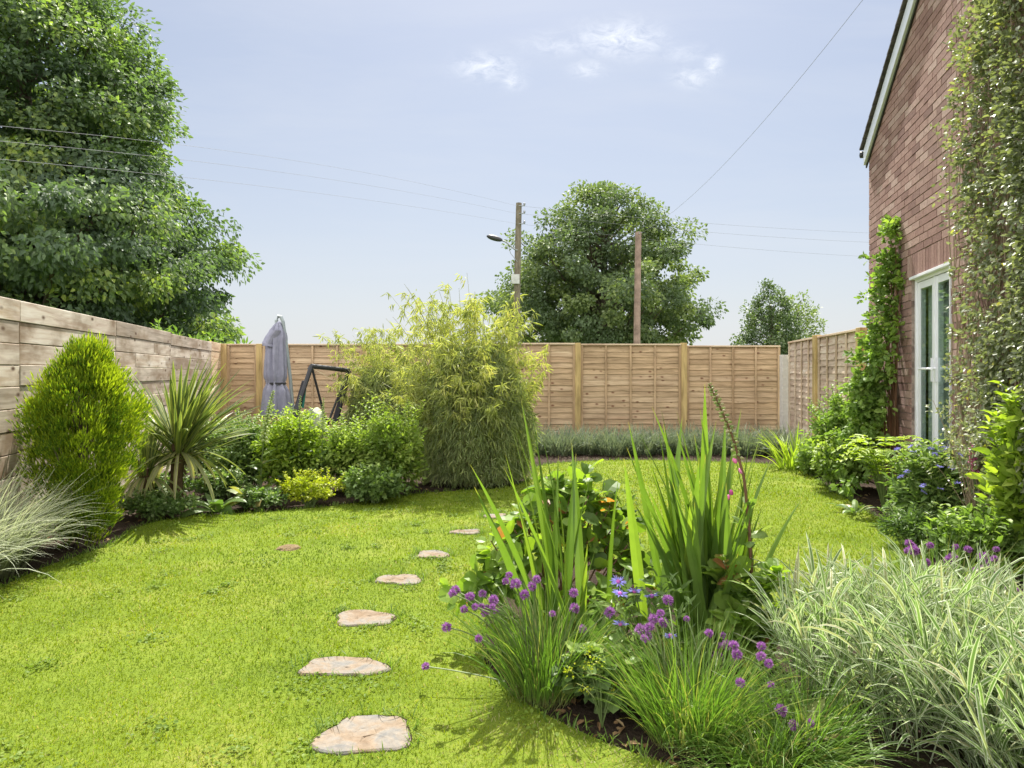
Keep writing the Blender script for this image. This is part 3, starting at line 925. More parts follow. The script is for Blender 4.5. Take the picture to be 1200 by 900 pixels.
mb = MB()
dbox(mb, DS0 + .002, DS0 + .055, .123, DZ1 - .003, -.10, -.035)
dbox(mb, DS1 - .055, DS1 - .002, .123, DZ1 - .003, -.10, -.035)
dbox(mb, DS0 + .057, DS1 - .057, DZ1 - .06, DZ1 - .003, -.10, -.035)
dbox(mb, DS0 + .057, DS1 - .057, .123, .17, -.10, -.035)
dbox(mb, DS1 - .012, DS1 - .003, .125, DZ1 - .005, -.034, .012)        # edge trims that stand proud of the bricks
dbox(mb, DS0 - .01, DS1 + .004, DZ1 - .030, DZ1 - .002, -.034, .014)
frame = mb.build('door_frame', m_pvc, house, bevel=.003)
mids = (DS0 + DS1) / 2
for li, (s0, s1) in enumerate(((DS0 + .060, mids - .002), (mids + .002, DS1 - .060))):
    mb = MB(); za, zb = .175, DZ1 - .065; st = .068
    dbox(mb, s0, s0 + st, za, zb, -.095, -.045); dbox(mb, s1 - st, s1, za, zb, -.095, -.045)
    dbox(mb, s0 + st + .001, s1 - st - .001, za, za + .11, -.095, -.045); dbox(mb, s0 + st + .001, s1 - st - .001, zb - st, zb, -.095, -.045)
    if li: dbox(mb, s0 - .02, s0 + .03, za, zb, -.0445, -.036)
    leaf = mb.build('door', m_pvc, house, bevel=.003)
    mb = MB(); dbox(mb, s0 + st - .005, s1 - st + .005, za + .105, zb - st + .005, -.054, -.049)
    mb.build('glass', m_glass, leaf)
    mb = MB()
    hs = s1 - .04 if li == 0 else s0 + .045
    dbox(mb, hs - .016, hs + .016, 1.22, 1.44, -.044, -.028)
    hd = -1 if li == 0 else 1
    tubes(mb, np.array([hp(hs, -.03, 1.34) - ho, hp(hs, .025, 1.34) - ho, hp(hs + hd * .02, .035, 1.34) - ho, hp(hs + hd * .12, .035, 1.335) - ho]), np.full(4, .011), 8)
    mb.build('handle', m_pvc, leaf)

m_curtain = flat_mat('white_curtain', (.80, .80, .78), .9, .1, var=.02)
mb = MB(); cs_ = np.linspace(DS0 + .06, DS1 - .06, 90); cd = -.15 + .022 * np.sin(cs_ * 62) + .008 * np.sin(cs_ * 151)
V = np.concatenate([[hp(a_, d_, z_) - ho for a_, d_ in zip(cs_, cd)] for z_ in (.16, 2.2)]); k_ = np.arange(89)
mb.add(V, np.stack([k_, k_ + 1, k_ + 91, k_ + 90], -1)); mb.build('curtain', m_curtain, house)

# ------------------------------------------------------------------ trees
def dart(n, fn, mind, tries=40000):
    """spaced random points from sampler fn(n)"""
    P = fn(tries); out = []; cell = {}
    for p in P:
        k = tuple((p / mind).astype(int)); ok = True
        for i in (-1, 0, 1):
            for j in (-1, 0, 1):
                for l in (-1, 0, 1):
                    for q_ in cell.get((k[0] + i, k[1] + j, k[2] + l), ()):
                        if ((q_ - p) ** 2).sum() < mind * mind: ok = False; break
                    if not ok: break
                if not ok: break
            if not ok: break
        if ok:
            cell.setdefault(k, []).append(p); out.append(p)
            if len(out) >= n: break
    return np.array(out)


def tree(name, label, cat, loc, prof, z0, z1, nclump, mind, rc, M_, L, W, mat, shape='oval', trunk_r=.3, flat=.7, droop=.3, lump=.18, inner=.55, group=None, nl=60, rj=.3, bark=None, up=1.0, nout=.35):
    """prof(t) -> crown radius at height fraction t"""
    th_ph = U(0, 6.28, 6)
    tr = thing(name, label, cat, loc, group)

    def samp(n):
        t = rng.random(n); th = U(0, 2 * np.pi, n)
        rad = prof(t) * (1 + lump * np.sin(3 * th + 7 * t + th_ph[0]) * np.sin(9 * t + th_ph[1]) + lump * .7 * np.sin(5 * th - 13 * t + th_ph[2]))
        k = inner + (1 - inner) * rng.random(n) ** .6
        acc = rng.random(n) < (prof(t) / prof(np.linspace(0, 1, 40)).max()) * k
        z = z0 + t * (z1 - z0)
        P = np.stack([np.cos(th) * rad * k, np.sin(th) * rad * k, z], -1)
        return P[acc]
    C = dart(nclump, samp, mind)
    K = len(C)
    Rc = rc * U(.65, 1.35, K)
    mb = MB()
    cen = np.array([0, 0, z0 + (z1 - z0) * .35])
    clumps(mb, C, Rc, M_, L, W, shape, cen, flat, droop, up, .5, .5, rj, nout=nout)
    mb.build('crown', mat, tr)
    mb = MB()
    hz = z0 + (z1 - z0) * .8
    pts = np.array([[0, 0, -.1], [.05, .03, z0 * .5], [.0, .0, z0 + (z1 - z0) * .2], [.1, -.1, z0 + (z1 - z0) * .5], [0, 0, hz]])
    tubes(mb, pts, np.array([1.25, 1, .85, .5, .12]) * trunk_r, 10)
    sel = C[rng.permutation(K)[:nl]]
    rr = np.hypot(sel[:, 0], sel[:, 1])
    base = np.stack([0 * rr, 0 * rr, np.clip(sel[:, 2] - rr * .7, z0 * .6, hz * .95)], -1)
    midp = base * .5 + sel * .5 + np.stack([0 * rr, 0 * rr, -.1 * rr], -1) + rng.normal(size=(len(sel), 3)) * .15
    tubes(mb, bez(base, midp, sel, 7), np.linspace(.32, .04, 7)[None] * trunk_r * U(.6, 1.2, len(sel))[:, None], 6)
    mb.build('trunk', bark or m_bark, tr)
    return tr


def pl(ts, vs): return lambda t: np.interp(t, ts, vs)


# big sycamore behind the timber wall: crown boundary read off the photograph at 22 m
tree('sycamore_tree', 'huge dark green leafy tree rising behind the timber wall', 'tree', (-15.75, 22, 0),
     pl([0, .06, .16, .24, .33, .43, .57, .74, .88, 1], [5.6, 5.9, 6.1, 6.3, 4.9, 4.1, 4.3, 2.9, 1.5, .4]), 1.6, 17.3,
     560, 1.12, .96, 470, .165, .10, m_tree1, 'lance', .5, .55, .55, .11, .34, nl=170, rj=.4, up=.45, nout=.9)
tree('maple_tree', 'round-headed green tree standing beyond the fence behind the posts', 'tree', (4.35, 33, 0),
     pl([0, .1, .25, .42, .6, .75, .88, 1], [2.6, 4.5, 4.9, 4.4, 3.7, 3.0, 1.8, .5]), 2.3, 10.6,
     260, .70, .66, 250, .15, .11, m_tree2, 'lance', .3, .7, .4, .20, .25, nl=140, rj=.4, up=.5, nout=.8)
tree('hedgerow_tree', 'small dark conical tree above the corner of the fences', 'tree', (15.1, 40, 0),
     pl([0, .3, .6, .85, 1], [1.5, 1.8, 1.55, .9, .3]), 1.2, 6.4, 120, .5, .45, 110, .13, .10, m_tree3, 'oval', .2, .9, .2, .18, .4)
tree('hedgerow_tree', 'paler thin tree half hidden behind the small dark conical tree', 'tree', (18.4, 44, 0),
     pl([0, .4, .75, 1], [1.4, 1.5, 1.2, .4]), 1.5, 6.3, 70, .55, .45, 60, .17, .12, m_tree4, 'diamond', .15, .9, .2, .2, .4)

# leafy shrub showing over the end of the timber wall
tr_ = thing('elder_bush', 'bright leafy bush poking over the far end of the timber wall', 'bush', (-6.4, 13.9, 0))
C = np.c_[U(-.9, 1.0, 60), U(-.5, .5, 60), U(.8, 2.0, 60)]
C[:, 2] += .25 * np.exp(-((C[:, 0] + .75) / .12) ** 2)
mb = MB(); clumps(mb, C, .22, 40, .13, .045, 'lance', (0, 0, 1.2), .9, .1); mb.build('foliage', m_climb, tr_)
mb = MB(); tubes(mb, bez(np.c_[U(-.3, .3, 14), U(-.2, .2, 14), np.zeros(14)], C[:14] * .6, C[:14], 5), np.full((14, 5), .012), 5); mb.build('stem', m_stem, tr_)

# ------------------------------------------------------------------ utility poles and wires
m_pole = bark_mat('weathered_pole', (.20, .17, .13), 4)
m_pole2 = flat_mat('pinkish_pole', (.30, .21, .18), .8, .2, var=.2, scale=5)
m_black = flat_mat('black_powder_coat', (.035, .035, .04), .45, .4)
m_metal = flat_mat('grey_metal', (.30, .31, .33), .5, .5, .6)
m_plate = flat_mat('pale_plate', (.50, .50, .50), .6)
m_wire = flat_mat('wire_sheath', (.24, .24, .27), .7, .2)
PY = 25.0
P1 = np.array([X_(603, PY), PY, 0]); ztop = Z_(238, PY)
pt = P1 + np.array([.16, 0, ztop])
po = thing('utility_pole', 'dark wooden utility pole carrying a street lamp beside the maple', 'pole', tuple(P1))
mb = MB(); tubes(mb, np.array([[0, 0, -.1], [.08, 0, ztop * .5], [.16, 0, ztop]]), np.array([.14, .125, .105]), 12); mb.build('pole', m_pole, po)
za = Z_(294, PY)
arm = MB(); x1 = X_(583, PY) - P1[0]; z1_ = Z_(281, PY)
tubes(arm, np.array([[.10, -.12, za], [.0, -.14, za + .03], [x1 + .3, -.14, z1_ - .10], [x1, -.14, z1_]]), np.full(4, .028), 8)
tubes(arm, np.array([[.10, -.12, za - .42], [-.15, -.13, za - .1], [x1 + .38, -.14, z1_ - .14]]), np.full(3, .012), 6)
ar = arm.build('lamp_arm', m_metal, po)
mb = MB(); blobs(mb, [[x1 - .10, -.14, z1_ + .03]], [[-1, 0, .28]], .10, .62, sides=10, rings=7); mb.build('lamp_head', m_black, ar, smooth=True)
mb = MB(); zb_ = Z_(328, PY); box(mb, (-.12, -.19, zb_ - .16), (.30, 0, 0), (0, .06, 0), (0, 0, .34)); mb.build('sign_plate', m_plate, po, bevel=.005)
for z in (242, 251, 263):
    mb = MB(); zz = Z_(z, PY); tubes(mb, np.array([[.15, -.1, zz], [.3, -.1, zz], [.34, -.1, zz + .03]]), np.full(3, .018), 6); blobs(mb, [[.36, -.1, zz + .06]], [[0, 0, 1]], .04, .13)
    mb.build('insulator', m_metal, po)
P2Y = 22.0
P2 = np.array([X_(745.5, P2Y), P2Y, 0]); z2 = Z_(272, P2Y)
po2 = thing('utility_pole', 'plain pinkish brown pole without lamp in front of the maple', 'pole', tuple(P2))
mb = MB(); tubes(mb, np.array([[0, 0, -.1], [.03, 0, z2 * .5], [.07, 0, z2]]), np.array([.115, .108, .10]), 12); mb.build('pole', m_pole2, po2)
mb = MB(); tubes(mb, np.array([[.07, -.12, z2 - .08], [.07, -.19, z2 - .08], [.07, -.2, z2 - .04]]), np.full(3, .02), 6); mb.build('hook', m_metal, po2)


def cable(pts, rad, label, group=None):
    pts = np.array(pts)
    t = np.linspace(0, 1, 40); k = np.linspace(0, 1, len(pts))
    # smooth interpolation through the given points (quadratic fit per axis against arc parameter)
    d = np.r_[0, np.cumsum(np.linalg.norm(np.diff(pts, axis=0), axis=1))]; d /= d[-1]
    P = np.stack([np.polyval(np.polyfit(d, pts[:, i], min(2, len(pts) - 1)), t) for i in range(3)], -1)
    P[0] = pts[0]; P[-1] = pts[-1]
    mb = MB(); tubes(mb, P - P[0], np.full(40, rad), 5)
    o = mb.build('overhead_cable', m_wire, loc=tuple(P[0]))
    return tag(o, label, 'cable', group)


def at(px, py, y): return (X_(px, y), y, Z_(py, y))


names = ('topmost', 'middle', 'lowest')
for i, (yl, ym, yp, yr) in enumerate(((135, 183, 241, 273), (152, 200, 250, 284), (173, 220, 262, 301))):
    a = at(605.5, yp, PY - .1)
    cable([at(-230, yl - 26 + 30, 7.2), at(0, yl, 9.92), at(280, ym, 13.8), a], .0028, names[i] + ' of three thin cables sagging across the sky before the huge tree', 'overhead cables')
    cable([a, at(800, yp * .5 + yr * .5 + 2, 27.3), at(1010, yr, 29.9), at(1300, yr + 4, 33)], .004, names[i] + ' of three thin cables running beyond the maple towards the house', 'overhead cables')
cable([(P2[0] + .07, P2Y - .2, z2 - .04), at(800, 245, 17.0), at(900, 135, 12.0), at(1000, 0, 8.8), (4.6, 5.5, 6.6)], .003, 'single cable slanting up from the pinkish pole to the house roof', 'overhead cables')

# ------------------------------------------------------------------ closed parasol
m_fabric = flat_mat('grey_lilac_canvas', (.29, .29, .37), .9, .1, var=.1, scale=10)
m_frame = flat_mat('grey_aluminium', (.30, .34, .35), .45, .5, .3, var=.05)
m_black = flat_mat('black_powder_coat', (.035, .035, .04), .45, .4)
YP = 10.6
pc = np.array([X_(324, YP), YP, 0])
pa = thing('parasol', 'closed grey lilac cantilever parasol standing before the back fence', 'parasol', tuple(pc))
zs = np.array([.62, .66, 1.0, 1.35, 1.65, 1.86, 1.98, 2.05, 2.10])
rs = np.array([.21, .235, .205, .175, .175, .165, .125, .07, .03])
zz = np.linspace(.62, 2.10, 48); rr_ = np.interp(zz, zs, rs)
strap = 1.14
rr_ = rr_ * (1 - .22 * np.exp(-((zz - strap) / .07) ** 2))
mb = MB()
rr_ = rr_ * .80
loft(mb, np.stack([.015 * np.sin(zz * 3) - .02 + (zz - .62) * .035, 0 * zz, zz], -1), rr_, rr_ * .8, 64,
     lambda t, th: 1 + .26 * np.sin(8 * th + 1.6 * t) * (1 - t * .35) + .09 * np.sin(13 * th + 6 * t) + .05 * np.sin(21 * th - 9 * t))
mb.build('canopy', m_fabric, pa, smooth=True)
mb = MB()  # loose flap at the upper left
fx = np.linspace(0, 1, 6)
V = []
for z, xo in ((1.97, -.06), (1.86, -.14), (1.76, -.19), (1.72, -.18)):
    V += [(xo + .17 * f, -.10 - .05 * math.sin(f * 3), z - .02 * f) for f in fx]
V2 = [(x, y + .012, z) for x, y, z in V]
i = np.arange(3)[:, None] * 6; k = np.arange(5)[None]
qf = np.stack([i + k, i + 6 + k, i + 7 + k, i + 1 + k], -1).reshape(-1, 4)
mb.add(np.array(V + V2), [qf, qf[:, ::-1] + 24]); mb.build('flap', m_fabric, pa)
mb = MB(); th = np.linspace(0, 2 * np.pi, 33)
tubes(mb, np.stack([.01 + np.cos(th) * .128, np.sin(th) * .105, np.full(33, strap)], -1), np.full(33, .016), 6); mb.build('strap', m_black, pa)
mb = MB()
tubes(mb, np.array([[.0, .0, 1.98], [.0, 0, 2.12], [.03, 0, 2.18], [.07, 0, 2.17], [.10, 0, 2.10], [.15, .02, 1.7], [.20, .05, 1.2], [.24, .08, .6]]), np.full(8, .028), 8)
mb.build('arm', m_frame, pa)
mb = MB(); tubes(mb, np.array([[.26, .1, 0], [.26, .1, .8]]), np.full(2, .04), 10); mb.build('mast', m_frame, pa)
mb = MB()
box(mb, (-.15, .06, 0), (.8, 0, 0), (0, .08, 0), (0, 0, .06)); box(mb, (.22, -.3, .061), (.08, 0, 0), (0, .8, 0), (0, 0, .06))
mb.build('base', m_black, pa)

# ------------------------------------------------------------------ swing seat frame
YS = 9.9
so = np.array([X_(375, YS), YS, 0])
sw = thing('swing_seat', 'black metal garden swing seat frame with green strap behind the hedge', 'swing seat', tuple(so))


def sp(px, py, y=YS): return np.array([X_(px, y), y, Z_(py, y)]) - so


A0 = sp(365, 429, 9.8); B0 = sp(408, 434, 10.5)
mb = MB(); tubes(mb, np.array([A0 + (-.03, 0, -.05), A0, A0 * .5 + B0 * .5, B0, B0 + (.02, 0, -.05)]), np.full(5, .035), 10); mb.build('top_bar', m_black, sw)


def leg(a, b, r=.03, ease=0.06):
    a, b = np.array(a), np.array(b)
    m_ = a * .85 + b * .15; b = b.copy(); k = b - a; bb = a + k * ((a[2]) / (a[2] - b[2]))
    mb = MB(); tubes(mb, np.array([a, m_, bb]), np.full(3, r), 8); return mb.build('leg', m_black, sw)


leg(A0, sp(341, 500, 9.5), .035); leg(A0, sp(384, 502, 10.1), .018)
leg(B0, sp(382, 502, 10.3), .018)
mb = MB(); tubes(mb, np.array([B0, sp(405, 445, 10.5), sp(398, 470, 10.6), sp(397, 486, 10.6), sp(404, 497, 10.6), sp(412, 503, 10.6)]), np.full(6, .03), 8); mb.build('leg', m_black, sw)
for a, b in (((357, 446), (344, 492)), ((405, 448), (391, 498))):
    p, q_ = sp(*a, 9.75 if a[0] < 380 else 10.35), sp(*b, 9.55 if a[0] < 380 else 10.3)
    mb = MB(); dirv = (q_ - p); side = np.array([1, 0, 0]) * .085
    box(mb, p - side / 2, side, (0, .06, 0), dirv, 0, 2); mb.build('leg_pad', flat_mat('black_padding', (.03, .028, .035), .8), sw, bevel=.01)
mb = MB(); p, q_ = sp(357, 447, 9.73), sp(353, 478, 9.66)
box(mb, p, (.035, 0, 0), (0, .012, 0), q_ - p, 0, 2); mb.build('strap', flat_mat('green_webbing', (.03, .22, .16), .7), sw)
m_cush = flat_mat('pale_sage_cushion', (.42, .46, .33), .9, .1, var=.06)
mb = MB()
pp = [sp(352, 505, 9.9), sp(357, 485, 9.9), sp(364, 478, 9.9), sp(372, 486, 9.9), sp(378, 505, 9.9)]
P = np.array(pp); P = np.stack([np.interp(np.linspace(0, 4, 17), range(5), P[:, i]) for i in range(3)], -1)
V = np.concatenate([P + (0, d, 0) for d in (0, .03, .35, .38)])
kk = np.arange(16); m_ = 17
fq = np.concatenate([np.stack([kk + a * m_, kk + 1 + a * m_, kk + 1 + (a + 1) * m_, kk + (a + 1) * m_], -1) for a in range(3)])
mb.add(V, [fq, np.arange(17)[None, ::-1], np.arange(17)[None] + 51]); mb.build('cushion', m_cush, sw, bevel=.02)
mb = MB(); zc = .42
box(mb, sp(352, 500, 9.7) * (1, 1, 0) + (0, 0, zc), (1.0, .5, 0), (-.2, .42, 0), (0, 0, .05)); mb.build('seat', m_black, sw)

# ------------------------------------------------------------------ shrubs etc.
def ell_pts(n, rx, ry, h, z0=0.05, lump=.15, shell=.55, top=1.0):
    d = rdir(n); d[:, 2] = np.abs(d[:, 2]) * 2 - 1 if False else d[:, 2]
    th = np.arctan2(d[:, 1], d[:, 0])
    k = (shell + (1 - shell) * rng.random(n)) * (1 + lump * np.sin(3 * th + U(0, 6)) * np.sin(4 * d[:, 2] + U(0, 6)))
    return np.stack([d[:, 0] * rx * k, d[:, 1] * ry * k, z0 + (h - z0) * .5 + d[:, 2] * (h - z0) * .5 * k * top], -1)


def shrub(name, label, cat, xy, rx, ry, h, mat, K=60, rc=.12, M_=40, L=.05, W=.03, shape='oval', stem=m_stem, group=None, flat=.85, droop=.1, lump=.2, z0=.05, ns=16, shell=.5, rj=.3, up=.8, jit=.55, lj=.35, shoots=None):
    s = thing(name, label, cat, (xy[0], xy[1], 0), group)
    C = ell_pts(K, max(rx - rc, .03), max(ry - rc, .03), h - rc * .6, z0 + rc * .4, lump, shell)
    mb = MB(); clumps(mb, C, rc * U(.7, 1.3, K), M_, L, W, shape, (0, 0, h * .35), flat, droop, rj=rj, up=up, jit=jit, lj=lj)
    ns_ = int(K * .3) if shoots is None else shoots
    if ns_:
        a = U(0, 6.28, ns_); k_ = np.sqrt(rng.random(ns_)) * .85
        b_ = np.c_[np.cos(a) * rx * k_, np.sin(a) * ry * k_, h * (.55 + .42 * np.sqrt(1 - k_ ** 2))]
        ln_ = U(.06, .26, ns_) * min(1, h); nl = 14
        dr = nrm(np.c_[np.cos(a) * k_ * .7, np.sin(a) * k_ * .7, np.ones(ns_)] + rng.normal(size=(ns_, 3)) * .2)
        f_ = np.linspace(-.6, 1, nl)
        Pq = (b_[:, None] + dr[:, None] * (f_[None, :, None] * ln_[:, None, None])).reshape(-1, 3)
        ph = np.tile(np.arange(nl) * 2.4, ns_) + np.repeat(U(0, 6, ns_), nl)
        Dq = np.c_[np.cos(ph), np.sin(ph), U(.2, .9, len(ph))]
        leaves(mb, Pq, Dq, np.tile((0, 0, 1.), (len(ph), 1)) + rng.normal(size=(len(ph), 3)) * .3, L * U(.6, 1.1, len(ph)), W * U(.6, 1.1, len(ph)), shape, np.clip(U(.45, 1, len(ph)), 0, 1))
        tubes(mb, np.stack([b_ - dr * (ln_ * .6)[:, None], b_ + dr * ln_[:, None]], 1), np.full((ns_, 2), .0025), 4, .3)
    mb.build('foliage', mat, s)
    mb = MB(); k = min(ns, K); sel = C[rng.permutation(K)[:k]]
    b = np.c_[U(-.12, .12, k) * rx, U(-.12, .12, k) * ry, np.zeros(k)]
    m_ = b * .6 + sel * .4; m_[:, 2] = sel[:, 2] * .6
    tubes(mb, bez(b, m_, sel, 6), np.linspace(.009, .003, 6)[None].repeat(k, 0), 5)
    mb.build('stem', stem, s)
    return s


def tuft(name, label, cat, xy, r, n, L, W, mat, lean=(.05, .6), bend=(.3, 1.6), mid=False, segs=6, group=None, ry=None, z=0.0, prof='grass', p=1.3, azc=None, twist=.3, fold=.12):
    ry = ry or r
    a = U(0, 6.28, n); k = np.sqrt(rng.random(n))
    B = np.c_[np.cos(a) * r * k, np.sin(a) * ry * k, np.full(n, z)]
    az = a + rng.normal(size=n) * .6 if azc is None else azc(a)
    ln = lean[0] + (lean[1] - lean[0]) * k * U(.5, 1.2, n)
    mb = MB()
    ribbons(mb, B, az, ln, U(*L, n), U(*W, n), U(*bend, n), segs, mid, p, prof, fold, twist)
    return tag(mb.build(name, mat, loc=(xy[0], xy[1], 0)), label, cat, group)


# --- left bed
tuft('ornamental_grass', 'pale striped ornamental grass arching in front of the golden conifer', 'ornamental grass', (-3.42, 4.3), .26, 1200, (.45, .82), (.007, .013), m_vgrass_l, (.05, .5), (.4, 1.9), True, 7, ry=.33)
tuft('ornamental_grass', 'pale striped ornamental grass at the photo edge by the timber wall', 'ornamental grass', (-3.42, 3.75), .28, 800, (.5, .9), (.007, .013), m_vgrass_l, (.05, .6), (.4, 1.9), True, 7)

cf = thing('golden_conifer', 'egg-shaped golden green conifer bush by the timber wall', 'conifer', (-3.24, 5.15, 0))
prof = pl([0, .10, .19, .39, .6, .73, .86, .95, 1], [.12, .19, .25, .35, .40, .36, .22, .11, .03])
n = 430; tt = rng.random(n) ** .85; th = U(0, 6.28, n)
kk = (.25 + .75 * rng.random(n) ** .6) * (1 + .16 * np.sin(3 * th + 9 * tt) + .14 * np.sin(5 * th - 11 * tt) + .08 * np.sin(9 * th + 17 * tt))
C = np.stack([np.cos(th) * prof(tt) * kk * .84 + .05 * (tt - .3), np.sin(th) * prof(tt) * kk, .04 + tt * 1.44], -1)
mb = MB(); Mn = 95
idx = np.repeat(np.arange(n), Mn); N_ = len(idx)
d = rdir(N_); o_ = nrm(C * np.array([1, 1, 0.25]) + (0, 0, .1))
Pn = C[idx] + d * (.095 * rng.random(N_) ** .5)[:, None] * U(.45, 1.5, n)[idx][:, None]
leaves(mb, Pn, o_[idx] * .8 + d * .5 + np.array([0, 0, .75]) + rng.normal(size=(N_, 3)) * .25, rng.normal(size=(N_, 3)) + (0, 0, .4), U(.03, .065, N_), U(.007, .013, N_), 'diamond', np.clip(rng.random(n)[idx] * .75 + rng.random(N_) * .25, 0, 1))
mb.build('foliage', m_conifer, cf)
mb = MB(); tubes(mb, np.array([[0, 0, 0], [.0, 0, .5], [.03, 0, 1.2]]), np.array([.05, .04, .01]), 8)
tubes(mb, bez(np.c_[np.zeros(40), np.zeros(40), C[:40, 2] * .7], C[:40] * .6, C[:40], 4), np.full((40, 4), .006), 5); mb.build('trunk', m_bark, cf)


def cordyline(label, xy, hz, tr, n, L, W, leanx, dead=14, tilt=(0, 0)):
    c = thing('cordyline', label, 'cordyline', (xy[0], xy[1], 0))
    mb = MB()
    pts = np.array([[0, 0, -.02], [tilt[0] * .4, tilt[1] * .4, hz * .5], [tilt[0], tilt[1], hz]])
    tubes(mb, pts, np.array([tr * 1.3, tr, tr * 1.15]), 10)
    nb = 60; zz = U(.3, 1, nb) * hz; aa = U(0, 6.28, nb)
    ribbons(mb, np.c_[np.cos(aa) * tr + tilt[0] * zz / hz, np.sin(aa) * tr + tilt[1] * zz / hz, zz], aa, 2.6, U(.04, .1, nb), .03, .3, 2, r=1)
    mb.build('trunk', bark_mat('fibrous_trunk', (.13, .085, .05), 14), c)
    mb = MB()
    az = U(0, 6.28, n); ln = np.abs(U(0.02, 1.25, n))
    B = np.c_[tilt[0] + np.cos(az) * tr * .6, tilt[1] + np.sin(az) * tr * .6, hz + U(-.30, .06, n) * min(1, hz)]
    # lean towards the sun side
    vx = np.sin(ln) * np.cos(az) + leanx[0]; vy = np.sin(ln) * np.sin(az) + leanx[1]
    az2 = np.arctan2(vy, vx); ln2 = np.arctan2(np.hypot(vx, vy), np.cos(ln))
    ribbons(mb, B, az2, ln2, L * U(.75, 1.15, n), W * U(.8, 1.2, n), U(.05, .45, n), 7, True, 2.0, 'strap', .25, .25, r=rng.random(n) * .85)
    az = U(0, 6.28, dead)
    ribbons(mb, np.c_[tilt[0] + np.cos(az) * tr, tilt[1] + np.sin(az) * tr, np.full(dead, hz - .08)], az, U(1.3, 1.8, dead), L * U(.5, .9, dead), W, U(.9, 1.5, dead), 8, True, .7, 'strap', .2, .4, r=U(.8, 1, dead))
    mb.build('leaves', m_cordyline, c)
    return c


cordyline('large spiky cordyline with upright sword leaves before the timber wall', (-3.17, 6.42), .64, .055, 150, .80, .036, (.36, -.05), 24, (.04, 0))
cordyline('short cordyline with drooping grey leaves between the conifer and large cordyline', (-3.40, 6.3), .42, .05, 46, .52, .030, (.05, -.1), 16, (.02, 0))

shrub('viburnum_shrub', 'dark small-leaved shrub immediately behind the large cordyline', 'shrub', (-2.90, 7.6), .55, .45, .78, m_dark, 110, .13, 60, .045, .026, lump=.15)
shrub('viburnum_shrub', 'dark leafy shrub in the gap behind the cordyline against the timber wall', 'shrub', (-3.72, 8.35), .45, .4, .66, m_dark, 80, .13, 55, .045, .026, lump=.15)
shrub('viburnum_shrub', 'dark shrub in the corner where the timber wall meets the back fence', 'shrub', (-4.25, 10.2), .5, .5, .6, m_dark, 70, .13, 50, .045, .026, lump=.15)
shrub('spirea_shrub', 'bright lime leafy shrub below the closed parasol', 'shrub', (-2.34, 7.3), .44, .40, .84, m_lime, 110, .14, 55, .055, .030, lump=.22, up=.5)
shrub('spirea_shrub', 'dense green leafy shrub below the swing seat', 'shrub', (-1.74, 7.4), .46, .45, .74, m_spirea, 120, .14, 60, .050, .028, lump=.22)
shrub('spirea_shrub', 'taller green shrub with upright sprig touching the front bamboo', 'shrub', (-1.26, 7.2), .38, .40, .92, m_spirea, 110, .12, 60, .050, .026, lump=.25, up=.4)
shrub('euphorbia', 'low yellow-green euphorbia mound at the lawn edge', 'euphorbia', (-1.96, 6.62), .37, .22, .33, m_euph, 70, .055, 26, .028, .017, 'round', lump=.12, flat=.5)
shrub('hardy_geranium', 'low dark green plant between the euphorbia and front bamboo', 'plant', (-1.35, 6.72), .38, .24, .36, m_dark, 60, .08, 36, .045, .034, 'lobed')
shrub('ground_ivy', 'small-leaved ground cover under the two cordylines', 'plant', (-3.18, 6.05), .42, .22, .24, m_weed, 60, .07, 34, .032, .024)
shrub('ground_ivy', 'low leafy ground cover left of the euphorbia', 'plant', (-2.38, 6.42), .26, .16, .20, m_weed, 34, .06, 28, .034, .026)


def rosette(name, label, cat, xy, n, L, W, mat, lean=(.5, 1.2), bend=(.6, 1.5), stem=None, z=.02, group=None):
    az = U(0, 6.28, n); mb = MB()
    ribbons(mb, np.c_[np.cos(az) * .03, np.sin(az) * .03, np.full(n, z)], az, U(*lean, n), L * U(.6, 1.1, n), W * U(.8, 1.2, n), U(*bend, n), 8, True, 1.2, 'strap', .12, .35)
    return tag(mb.build(name, mat, loc=(xy[0], xy[1], 0)), label, cat, group)


shrub('ground_ivy', 'leafy ground cover in the shade behind the large cordyline trunk', 'plant', (-2.98, 6.95), .34, .22, .30, m_weed, 50, .08, 34, .036, .026)
shrub('ground_ivy', 'leafy ground cover between the timber wall and the large cordyline', 'plant', (-3.55, 6.95), .34, .3, .30, m_weed, 50, .08, 34, .036, .026)
rosette('broad_leaved_plant', 'broad-leaved plant with browning leaves beside the large cordyline', 'plant', (-2.72, 6.32), 16, .34, .10, m_broad)
rosette('broad_leaved_plant', 'broad-leaved plant with one upright bright leaf left of the lime shrub', 'plant', (-2.48, 6.55), 11, .32, .11, m_broad, (.2, 1.0), (.4, 1.3))


